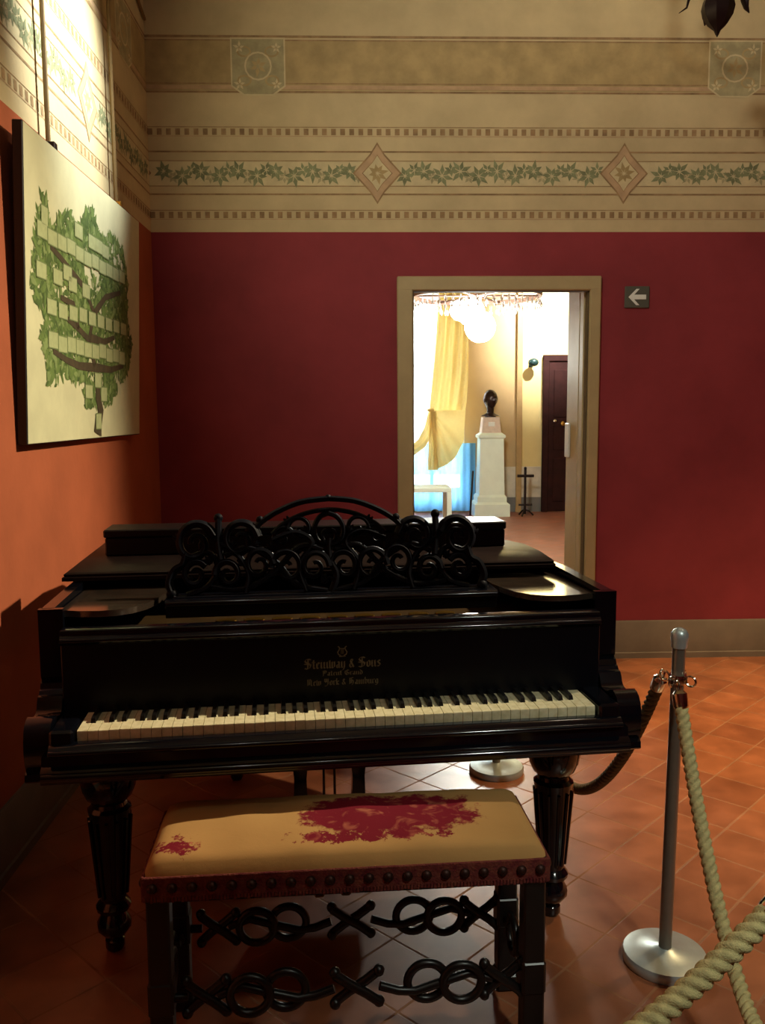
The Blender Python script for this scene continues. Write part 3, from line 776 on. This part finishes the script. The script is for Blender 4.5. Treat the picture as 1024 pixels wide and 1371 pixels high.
for (a, b) in (((-BW-.002, -BD-.003), (BW+.002, -BD+.004)), ((-BW-.002, BD-.004), (BW+.002, BD+.003)), ((-BW-.003, -BD-.002), (-BW+.004, BD+.002)), ((BW-.004, -BD-.002), (BW+.003, BD+.002))):
    fg.box((a[0], a[1], .446), (b[0], b[1], .492), 0, bev=.002)
for k in range(120):                                                   # short fringe along the lower edge
    x = -BW+2*BW*(k+.5)/120
    fg.box((x-.0028, -BD-.0035, .436+random.uniform(0, .004)), (x+.0028, -BD+.001, .448))
for k in range(43):
    y = -BD+2*BD*(k+.5)/43
    for s_ in (-1, 1): fg.box((s_*BW-.003, y-.0028, .436+random.uniform(0, .004)), (s_*BW+.003, y+.0028, .448))
fg.build('braid', M['fringe'], bn)
nl = MB(); nl.lathe([(.0115, 0), (.0115, .002), (.009, .006), (.005, .0085), (.001, .0095)], 10)
n0 = None
def nail(x, y, rx, rz):
    global n0
    if n0 is None: n0 = nl.build('upholstery_nail', M['nail'], bn); o = n0
    else: o = n0.copy(); COL.objects.link(o); o.parent = bn
    o.location = (x, y, .468); o.rotation_euler = (rx, 0, rz)
for k in range(21): nail(-BW+.02+(2*BW-.04)*k/20, -BD-.0025, PI/2, 0)
for k in range(7):
    y = -BD+.025+(2*BD-.05)*k/6
    nail(-BW-.0025, y, PI/2, -PI/2); nail(BW+.0025, y, PI/2, PI/2)
LX, LY = BW-.028, BD-.028
for x in (-LX, LX):
    for y in (-LY, LY):
        mb = MB(); mb.box((x-.024, y-.024, .05), (x+.024, y+.024, .436), bev=.004)
        mb.box((x-.029, y-.029, .0), (x+.029, y+.029, .05), bev=.008)
        mb.box((x-.027, y-.027, .17), (x+.027, y+.027, .25), bev=.006)
        mb.build('leg', M['oak'], bn)
def ringpts(cx, cz, rx, rz, n_=28): return [(cx+rx*math.cos(2*PI*k/n_), cz+rz*math.sin(2*PI*k/n_)) for k in range(n_)]
def chain_rail(length, tf, long=True):
    mb = MB()
    def q(p, d=0): return tf(p[0], d, p[1])
    z = .20
    def tub(pts, r, closed=False, d=0): mb.tube([q(p, d) for p in pts], r, 7, closed=closed)
    def cross(cx, w):
        for s_ in (-1, 1):
            tub([(cx-w, z-s_*.034), (cx-w*.4, z-s_*.012), (cx, z), (cx+w*.4, z+s_*.012), (cx+w, z+s_*.034)], .011, d=.004*s_)
            for e in (-1, 1): mb.ball(q((cx+e*w, z+s_*.036)), .013, 8, 6)
    if long:
        c = .015
        for s_ in (-1, 1):
            tub(ringpts(c+s_*.155, z, .043, .042), .010, True, .006)
            tub(ringpts(c+s_*.232, z, .043, .042), .010, True, -.006)
            cross(c+s_*.325, .042)
            tub([(c+s_*.05, z), (c+s_*.09, z-.014), (c+s_*.13, z-.018), (c+s_*.19, z), (c+s_*.25, z+.018), (c+s_*.30, z)], .010)
            tub([(c+s_*.365, z), (s_*length, z)], .010)
        cross(c, .048)
    else:
        tub(ringpts(-.03, z, .042, .042), .009, True, .005); tub(ringpts(.03, z, .042, .042), .009, True, -.005)
        for s_ in (-1, 1): tub([(s_*.06, z), (s_*length, z)], .012); mb.ball(q((s_*.085, z)), .018, 8, 6)
    return mb
for y in (-LY, LY): chain_rail(LX-.02, lambda a, d, z, y=y: (a, y+d, z)).build('carved_rail', M['oak'], bn, smooth=60)
for x in (-LX, LX): chain_rail(LY-.02, lambda a, d, z, x=x: (x+d, a, z), False).build('side_rail', M['oak'], bn, smooth=60)

# ------------------------------------------------------------------ stanchions and ropes
def stanchion(label, loc, rz=0, tilt=0):
    t = thing('rope_stanchion', label, 'stanchion', loc, rz, 'rope stanchions')
    MB().lathe([(.001,0),(.108,0),(.110,.006),(.110,.018),(.106,.026),(.08,.031),(.03,.036),(.024,.040),(.001,.041)], 40).build('base', M['steel'], t)
    MB().lathe([(.001,.036),(.0165,.036),(.0165,.855),(.001,.857)], 20).build('post', M['post'], t)
    MB().lathe([(.001,.852),(.0195,.852),(.0205,.858),(.020,.864),(.0225,.876),(.022,.888),(.016,.898),(.006,.903),(.001,.9035)], 20).build('finial', M['steel'], t)
    c = MB(); c.lathe([(.0166,.758),(.021,.758),(.023,.764),(.023,.776),(.021,.782),(.0166,.782)], 20)
    for k in range(4):
        a = PI/4+k*PI/2
        c.tube([(.022*math.cos(a)+.013*math.cos(a)*(1+math.cos(q*PI/6)), .022*math.sin(a)+.013*math.sin(a)*(1+math.cos(q*PI/6)), .77+.013*math.sin(q*PI/6)) for q in range(12)], .003, 6, closed=True)
    c.build('ring_collar', M['chrome'], t)
    return t
S1 = Vector((.802, 2.140, 0)); S2 = Vector((.552, 3.382, 0)); S3 = Vector((.67, 1.18, 0)); S4 = Vector((-.72, .76, 0))
stanchion('steel rope stanchion standing right of the bench, its whole post in view', S1).rotation_euler = (0, R(.8), 0)
stanchion('steel stanchion behind the right piano leg, only its round base showing', S2)
stanchion('steel stanchion just outside the right edge of the picture', S3)
stanchion('steel stanchion below the lower left of the picture near the viewer', S4)
def rope(label, A, B, sag, m, side=(0, 0), r=.0165):
    A = Vector(A); B = Vector(B); N_ = 520
    pts = []
    for i in range(N_+1):
        t = i/N_; p = A.lerp(B, t); p.z -= sag*4*t*(1-t)
        w = math.sin(PI*t); p.x += side[0]*w; p.y += side[1]*w; pts.append(p)
    d0 = (pts[1]-pts[0]).normalized(); d1 = (pts[-1]-pts[-2]).normalized()
    t = thing('barrier_rope', label, 'rope', pts[0], 0, 'barrier ropes')
    o = pts[0]
    mb = MB(); K = 24; vs = []; fs = []; prev = Vector((0, 0, 1)); slen = 0
    core = pts[10:-10]
    for i, p in enumerate(core):
        tg = (core[min(i+1, len(core)-1)]-core[max(i-1, 0)]).normalized()
        if i: slen += (p-core[i-1]).length
        a = prev-tg*prev.dot(tg); a.normalize(); prev = a; b = tg.cross(a)
        ph = slen/.058*2*PI
        for k in range(K):
            q = 2*PI*k/K
            rr = r*(.66+.40*abs(math.cos(1.5*(q-ph)))**.7)
            vs.append(p-o+a*(rr*math.cos(q))+b*(rr*math.sin(q)))
    L = len(core)
    for i in range(L-1):
        for k in range(K): fs.append((i*K+k, i*K+(k+1) % K, (i+1)*K+(k+1) % K, (i+1)*K+k))
    fs.append(tuple(range(K))[::-1]); fs.append(tuple((L-1)*K+k for k in range(K)))
    mb.add(vs, fs); mb.build('rope', m, t, smooth=80)
    for P_, D_ in ((pts[0], d0), (pts[-1], -d1)):
        c = MB()
        p = P_-o
        c.tube([p+D_*.012, p+D_*.020, p+D_*.05, p+D_*.056], [.012, .019, .019, .016], 12)
        up = Vector((0, 0, 1)); s_ = D_.cross(up).normalized(); u_ = s_.cross(D_)
        c.tube([p+D_*(.002-.013*math.cos(k*PI/6))+u_*(.010*math.sin(k*PI/6)) for k in range(12)], .003, 6, closed=True)
        c.build('snap_hook', M['chrome'], t)
    return t
def hook(S, to):
    d = (Vector(to)-Vector(S)); d.z = 0; d.normalize()
    return Vector((S[0], S[1], .768))+d*.052
rope('barrier rope coloured darker for shade, sagging from the steel stanchion behind the right piano leg', hook(S1, S2), hook(S2, S1), .54, M['rope_shade'])
rope('khaki twisted rope hanging down from the steel stanchion towards the viewer', hook(S1, S3), hook(S3, S1), .58, M['rope'], (.075, 0))
rope('thick khaki rope crossing the lower right corner, nearest the viewer', hook(S3, S4), hook(S4, S3), .26, M['rope'])

# ------------------------------------------------------------------ hanging lamp of the front room (only its finial in view)
CX, CY, CZ = 1.58, 3.95, 3.065
hl = thing('chandelier', 'dark iron chandelier finial hanging at the upper right of the frieze', 'chandelier', (CX, CY, CZ)); hl.scale = (1.22, 1.22, 1.22)
bd = MB(); bd.lathe([(.001,0),(.007,.010),(.012,.022),(.034,.042),(.052,.070),(.058,.098),(.052,.125),(.034,.150),(.022,.165),(.020,.30),(.035,.33),(.035,.36),(.012,.40),(.012,(ZC-CZ)/1.22-.03),(.05,(ZC-CZ)/1.22-.025),(.05,(ZC-CZ)/1.22),(.001,(ZC-CZ)/1.22)], 8, rot=.3)
bd.build('stem', M['iron'], hl, smooth=25)
for a, f_ in ((.12, 1.0), (PI-.15, 1.12), (PI/2, 1.0)):
    mb = MB()
    prof_ = [(.03,.175),(.065,.178),(.090,.160),(.102,.130),(.108,.105),(.120*f_,.088)]
    mb.tube([(r_*math.cos(a), r_*math.sin(a), z) for r_, z in prof_], [.008,.014,.018,.019 if f_ == 1 else .009,.012 if f_ == 1 else .006,.002], 8, flat=.6)
    mb.build('leaf', M['iron'], hl)
for k in range(5):
    a = k*2*PI/5+.4
    mb = MB(); mb.tube([(r_*math.cos(a), r_*math.sin(a), z) for r_, z in ((.02,.34),(.15,.27),(.28,.28),(.34,.34),(.34,.40))], .009, 7)
    mb.lathe([(.001,.395),(.035,.40),(.04,.41),(.013,.415),(.013,.49),(.001,.49)], 12, tf=Matrix.Translation((.34*math.cos(a), .34*math.sin(a), 0)))
    ao = mb.build('arm', M['iron'], hl)
    MB().ball((.34*math.cos(a), .34*math.sin(a), .525), .03, 12, 8, sc_=(1, 1, 1.35)).build('bulb', M['bulb'] if 'bulb' in M else M.setdefault('bulb', mat('lit_warm_bulb', (1, .9, .7, 1), .4, emit=((1, .72, .42, 1), 4))), ao)

# ------------------------------------------------------------------ far room
WX0, WX1, WZ0, WZ1 = .15, 1.55, .12, 3.15
fw_ = MB()
def fbox(a, b, mi=0): fw_.box(a, b, mi)
fbox((FX0-.3, FY, 0), (WX0, FY+.3, ZC)); fbox((WX1, FY, 0), (2.30, FY+.3, ZC)); fbox((2.30, FY, 0), (FX1+.3, FY+.3, ZC), 1)
fbox((WX0, FY, WZ1), (WX1, FY+.3, ZC)); fbox((WX0, FY, 0), (WX1, FY+.3, WZ0))
struct(fw_.build('wall_far', [M['farwall'], M['farwall_lit'], M['pilaster'], M['dado'], M['dadog']], smooth=0), 'beige wall with lamplight coloured into its right part at the end of the room beyond the doorway', 'wall')
struct(MB().box((2.298, FY-.06, .0), (2.375, FY, ZC)).build('trim_2', M['pilaster']), 'narrow tan pilaster on the far wall', 'pilaster')
da = MB()
for x0, x1 in ((1.72, 2.297), (2.376, 2.668)):
    da.box((x0, FY-.014, .215), (x1, FY, .66), 0); da.box((x0, FY-.018, 0), (x1, FY, .215), 1)
struct(da.build('baseboard_far', [M['dado'], M['dadog']], smooth=0), 'marbled dado and grey skirting of the far wall', 'dado')
struct(MB().box((FX0-.3, YB2, 0), (FX0, FY, ZC)).build('wall_far_left', M['farwall']))
struct(MB().box((FX1, YB2, 0), (FX1+.3, FY, ZC)).build('wall_far_right', M['farwall_lit']))
wi = MB()
for x in (WX0, .60, 1.06, WX1-.05): wi.box((x, FY+.08, WZ0), (x+.05, FY+.14, WZ1))
for z in (WZ0, 1.0, 2.1, WZ1-.05): wi.box((WX0, FY+.085, z), (WX1, FY+.135, z+.05))
wio = struct(wi.build('window_1', M['white']), 'tall white window behind the curtains of the far room', 'window')
MB().box((WX0+.02, FY+.105, WZ0+.02), (WX1-.02, FY+.111, WZ1-.02)).build('pane', M['glass'], wio)
# sheer, lower curtain coloured with blue daylight, yellow drape
sh = MB()
sh.grid(lambda u, v: (.17+u*1.37, FY+.02+.022*math.sin(u*58)+.006*math.sin(u*131), .55+v*2.62), 150, 6)
tag(sh.build('sheer_curtain', M['sheer'], smooth=80), 'white sheer curtain over the bright window', 'curtain')
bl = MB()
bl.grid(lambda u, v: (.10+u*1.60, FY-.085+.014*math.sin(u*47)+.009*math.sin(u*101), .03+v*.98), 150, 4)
tag(bl.build('blue_cast_curtain', M['sheerb'], smooth=80), 'gathered sheer curtain with blue daylight put in its colour on the lower window beside the pedestal', 'curtain')
tag(MB().tube([(.05, FY-.12, 3.19), (1.72, FY-.12, 3.19)], .016, 10).build('curtain_rail', M['brass']), 'brass rail across the top of the far window', 'curtain rail')
def lerp1(tab, z):
    for (z0_, x0_), (z1_, x1_) in zip(tab, tab[1:]):
        if z0_ >= z >= z1_: return x0_+(x1_-x0_)*(z0_-z)/(z0_-z1_)
    return tab[-1][1]
dr = MB()
Lt = [(3.17,1.15),(2.6,1.12),(2.0,1.075),(1.62,1.035),(1.48,1.02)]
Rt = [(3.17,1.56),(2.6,1.57),(2.0,1.57),(1.62,1.55),(1.48,1.53)]
def drapetop(u, v):
    z = 3.17-v*1.69; l_ = lerp1(Lt, z); r_ = lerp1(Rt, z)
    am = .035*(1-.35*v)
    return (l_+(r_-l_)*u, FY-.27+am*math.sin(u*24+v*2.5)+.02*math.sin(u*9-v*4), z)
dr.grid(drapetop, 60, 30)
def drapelow(u, v):         # billow that folds back into the tie
    a = -PI*.50+u*PI*.50      # fan from straight down to the right
    rr = v
    bx_ = lerp1([(1,1.53),(.8,1.50),(.5,1.37),(.25,1.22),(0,1.09)], u); bz_ = lerp1([(1,1.48),(.85,1.10),(.6,.86),(.35,.72),(.1,.66),(0,.66)], u)
    x_ = 1.03+(bx_-1.03)*rr; z_ = 1.48+(bz_-1.48)*rr
    return (x_, FY-.29-.06*math.sin(PI*rr)+.022*math.sin(u*22)*rr, z_)
dr.grid(drapelow, 44, 16)
def drapetail(u, v):        # tail swept to the left, and the strip hanging under the tie
    x_ = lerp1([(1,1.035),(.6,.97),(.3,.87),(0,.68)], 1-v); z_ = lerp1([(1,1.52),(.6,1.25),(.3,1.06),(0,.92)], 1-v)
    return (x_-.02+u*.11, FY-.30+.02*math.sin(u*9+v*3), z_-u*.09)
dr.grid(drapetail, 8, 16)
dr.grid(lambda u, v: (1.02+u*.10*(1+.5*v)-.03*v, FY-.33+.018*math.sin(u*14), 1.46-v*.82), 14, 14)
dro = tag(dr.build('yellow_drape', M['drape'], smooth=80), 'yellow drape tied back at the far window', 'curtain')
MB().tube([(1.035+.035*math.cos(k*PI/6), FY-.30+.05*math.sin(k*PI/6), 1.485) for k in range(12)], .018, 8, closed=True).build('tie', M['drape'], dro)
# white bench table at the window
tb = thing('white_table', 'low white table in front of the window of the far room', 'table', (.72, 11.05, 0))
MB().box((-.45, -.28, .46), (.45, .28, .515), bev=.006).build('tabletop', M['white'], tb)
for x in (-.42, .42):
    for y in (-.25, .25): MB().box((x-.03, y-.03, 0), (x+.03, y+.03, .46), bev=.004).build('leg', M['white'], tb)
tag(MB().box((.68, 10.45, 0), (.86, 10.65, .13), bev=.01).build('black_case', M['iron']), 'small black case on the floor before the white table', 'case')
# pedestal and bust
pd = thing('pedestal', 'tall white square pedestal carrying the bronze bust', 'pedestal', (1.872, 12.24, 0))
def frust(mb, a, b, z0_, z1_): mb.add([(-a,-a,z0_),(a,-a,z0_),(a,a,z0_),(-a,a,z0_),(-b,-b,z1_),(b,-b,z1_),(b,b,z1_),(-b,b,z1_)], [(0,3,2,1),(4,5,6,7),(0,1,5,4),(1,2,6,5),(2,3,7,6),(3,0,4,7)])
mb = MB(); frust(mb, .245, .245, 0, .17); frust(mb, .245, .205, .17, .20); frust(mb, .205, .205, .20, .27); frust(mb, .205, .178, .27, .30)
mb.build('base', M['white'], pd, smooth=0)
mb = MB(); frust(mb, .178, .162, .295, 1.08); mb.build('shaft', M['white'], pd, smooth=0)
mb = MB(); frust(mb, .162, .185, 1.08, 1.10); frust(mb, .185, .185, 1.10, 1.13); frust(mb, .185, .14, 1.13, 1.165); mb.build('cap', M['white'], pd, smooth=0)
pb = thing('bronze_bust', 'dark bronze bust of a head on a pinkish plinth atop the white pedestal', 'bust', (1.868, 12.24, 1.1652))
mb = MB(); frust(mb, .135, .112, 0, .215); mb.build('plinth', M['plinth'], pb, smooth=0)
MB().box((-.045, -.134, .09), (.045, -.115, .15), bev=.003).build('plaque', M['plastic'], pb)
hd = MB(); NU, NV = 32, 26
def headf(u, v):
    th = 2*PI*u; ph = PI*v; x = math.sin(th)*math.sin(ph); y = -math.cos(th)*math.sin(ph); z = math.cos(ph)
    X, Y_, Z_ = x*.080, y*.100, z*.130
    if z < 0: X *= 1-.28*(-z)**1.3; Y_ *= 1-.12*(-z)
    front = max(0, -y)
    if front > .3:
        d = math.exp(-(x/.16)**2)
        Y_ -= .030*d*math.exp(-((z+.12)/.13)**2)              # nose
        Y_ -= .010*math.exp(-(x/.5)**2)*math.exp(-((z-.20)/.08)**2)   # brow
        Y_ += .012*(math.exp(-((x-.36)/.16)**2)+math.exp(-((x+.36)/.16)**2))*math.exp(-((z-.06)/.09)**2)   # eye sockets
        Y_ -= .010*math.exp(-(x/.26)**2)*math.exp(-((z+.44)/.07)**2)   # lips
        Y_ += .006*math.exp(-(x/.3)**2)*math.exp(-((z+.56)/.05)**2)
        Y_ -= .014*math.exp(-(x/.28)**2)*math.exp(-((z+.76)/.12)**2)   # chin
    if z > .25 or y > .2: k = .006; X *= 1+k*8*max(0, z-.2); Y_ *= 1+.5*k
    return (X, Y_, Z_)
TH = Matrix.Translation((0, 0, .462)) @ Matrix.Rotation(R(28), 4, 'Z') @ Matrix.Diagonal((1.2, 1.12, 1.06, 1))
tmp = MB(); tmp.grid(headf, NU, NV)
hd.add(tmp.v, tmp.f, 0, TH)
for s_ in (-1, 1): hd.ball((s_*.078, .008, -.012), .026, 10, 7, 0, TH, (.4, .8, 1.25))       # ears
hd.lathe([(.045,.27),(.050,.30),(.052,.34),(.058,.38)], 16)
hd.grid(lambda u, v: ((.05+(.145-.05)*v**1.5)*math.cos(2*PI*u), (.05+(.085-.05)*v**1.5)*math.sin(2*PI*u), .285-.055*v), 24, 8)
hd.lathe([(.001,.214),(.08,.214),(.08,.232),(.001,.24)], 20)
ho = hd.build('head', M['bronze'], pb, smooth=60)
ho2 = ho.data
# dark door, stand, stick, fitting
dd = thing('wooden_door', 'dark brown panelled door in the far wall right of the pedestal', 'door', (2.67, FY-.02, 0))
mb = MB(); mb.box((0, -.05, 0), (.09, .0, 2.26), bev=.006); mb.box((.91, -.05, 0), (1.0, 0, 2.26), bev=.006); mb.box((0, -.052, 2.17), (1.0, 0, 2.26), bev=.006)
mb.build('door_casing', M['doorw'], dd)
mb = MB(); mb.box((.09, -.03, 0.01), (.91, -.001, 2.17))
for (z0_, z1_) in ((.15, .78), (.9, 1.25), (1.37, 2.05)):
    for x in (.16, .53): mb.box((x, -.042, z0_), (x+.31, -.029, z1_), bev=.008)
lf = mb.build('door_leaf', M['doorw'], dd)
MB().ball((.17, -.075, 1.32), .028, 12, 8).box((.16, -.06, 1.31), (.18, -.03, 1.33)).build('door_knob', M['chrome'], lf)
MB().ball((.29, -.06, 1.28), .034, 12, 8, sc_=(1, .5, 1)).build('lock_plate', M['brass'], lf)
sd = thing('iron_stand', 'slim dark iron stand with a crossbar between pedestal and dark door', 'stand', (2.335, 12.05, 0))
mb = MB(); mb.tube([(0, 0, .03), (0, 0, .66)], .018, 8); mb.ball((0, 0, .67), .022, 10, 7); mb.build('pole', M['iron'], sd)
MB().tube([(-.11, 0, .565), (.12, 0, .565)], .020, 8).build('crossbar', M['iron'], sd)
mb = MB()
for a in (0, 2.1, 4.2): mb.tube([(0, 0, .09), (.06*math.cos(a), .06*math.sin(a), .07), (.12*math.cos(a), .12*math.sin(a), .012)], .012, 7)
mb.tube([(-.09, 0, .16), (.10, 0, .16)], .014, 7)
mb.build('foot', M['iron'], sd)
tag(MB().tube([(1.585, 12.18, .0), (1.60, 12.20, .25), (1.64, 12.32, .62)], .014, 7).build('leaning_stick', M['iron']), 'thin dark stick leaning left of the white pedestal', 'stick')
sp = thing('wall_lamp', 'small dark teal spot lamp on the far wall left of the dark door', 'lamp', (2.50, FY, 2.14))
MB().box((-.03, -.02, -.05), (.03, 0, .05), bev=.004).tube([(0, -.01, .0), (.0, -.10, .01)], .012, 8).build('bracket', M['teal'], sp)
MB().ball((.01, -.15, .01), .062, 14, 9, sc_=(1.2, 1, .95)).build('lamp_head', M['teal'], sp)

# crystal chandelier of the far room
cc = thing('crystal_chandelier', 'wide crystal chandelier with bulb glare shaped as lit globes seen at the top of the doorway', 'chandelier', (1.155, 8.5, 2.44))
mb = MB(); mb.lathe([(.60,.10),(.62,.10),(.625,.115),(.62,.145),(.60,.145),(.60,.10)], 48)
for a in (0, PI/3, 2*PI/3): mb.tube([(-.6*math.cos(a), -.6*math.sin(a), .12), (.6*math.cos(a), .6*math.sin(a), .12)], .010, 6)
mb.tube([(0, 0, .10), (0, 0, ZC-2.44)], .014, 8)
mb.build('ring', M['ringm'], cc)
cd = MB(); cd.lathe([(.001,0),(.010,.012),(.016,.03),(.010,.055),(.003,.065),(.003,.10)], 6)
c0 = None
for rad, nn, zz in ((.61, 52, -.005), (.40, 30, -.03)):
    for k in range(nn):
        a = 2*PI*k/nn
        if c0 is None: c0 = cd.build('crystal_drop', M['crystal'], cc, smooth=0); o = c0
        else: o = c0.copy(); COL.objects.link(o); o.parent = cc
        o.location = (rad*math.cos(a), rad*math.sin(a), zz+random.uniform(-.008, .008)); o.rotation_euler = (0, 0, a)
for (x, y, z, r_) in ((-.06, -.1, -.05, .13), (.04, .02, -.17, .15), (-.14, .15, .0, .10)):
    g = MB().ball((x, y, z), r_, 20, 14); g.tube([(x, y, z+r_*.95), (x, y, .12)], .008, 6)
    g.build('glare_globe', M['globe'], cc)

# ------------------------------------------------------------------ light
def light(kind, name, loc, energy, col, size=.1, target=None, spot=None, blend=.3, sizey=None):
    d = bpy.data.lights.new(name, kind); d.energy = energy; d.color = col
    if kind == 'AREA':
        d.size = size
        if sizey: d.shape = 'RECTANGLE'; d.size_y = sizey
    else: d.shadow_soft_size = size
    if kind == 'SPOT': d.spot_size = R(spot); d.spot_blend = blend
    o = bpy.data.objects.new(name, d); COL.objects.link(o); o.location = loc
    if target: o.rotation_euler = (Vector(target)-Vector(loc)).to_track_quat('-Z', 'Y').to_euler()
    return o
light('POINT', 'chandelier_light', (CX, CY, CZ+.95), 8, (1, .88, .70), .10)
light('SPOT', 'track_spot', (2.9, 3.3, 4.0), 1150, (1, .84, .58), .05, (-.80, 2.62, 1.15), 42, .85)
light('SPOT', 'picture_spot', (.25, 3.6, 4.02), 760, (1, 1, .93), .05, (XL, 3.64, 2.86), 40, 1.0)
light('POINT', 'glint_light', (-.30, .85, 3.9), 5, (.95, 1, .96), .06)  # pair of unseen lamps added for glints on the piano lacquer
light('POINT', 'glint_light', (.20, .85, 3.9), 5, (.95, 1, .96), .06)
light('SPOT', 'floor_spot', (3.1, 3.5, 3.9), 1050, (1, .68, .32), .10, (2.4, 3.4, 0), 60, .9)
light('SPOT', 'back_wall_fill', (-.75, .9, 3.7), 225, (1, .93, .78), .15, (1.6, YB, 2.6), 72, .9)  # unseen fill added to brighten the frieze and red back wall
light('SPOT', 'rear_fill', (1.5, -.5, 3.8), 210, (.94, 1, .86), .10, (1.02, 1.62, .4), 36, .9)  # unseen fill added behind the camera to brighten ropes and stanchion
light('AREA', 'window_daylight', (.85, FY+.6, 1.8), 430, (.86, .94, 1), 1.8, (.85, FY-3, 1.5), sizey=3)
light('POINT', 'globe_light', (1.15, 8.45, 1.95), 150, (.96, 1, .90), .15)
light('SPOT', 'far_wall_fill', (3.0, 10.8, 3.95), 1900, (1, .98, .90), .05, (2.75, FY, 2.85), 54, .9)  # unseen extra spot added to brighten the upper far wall
w = bpy.data.worlds.new('world'); sc.world = w; w.use_nodes = True
w.node_tree.nodes['Background'].inputs['Color'].default_value = (.75, .88, 1, 1)
w.node_tree.nodes['Background'].inputs['Strength'].default_value = 3.0

sc.view_settings.view_transform = 'Standard'
sc.view_settings.look = 'None'
sc.view_settings.gamma = 1
sc.view_settings.use_curve_mapping = False
sc.view_settings.exposure = 0
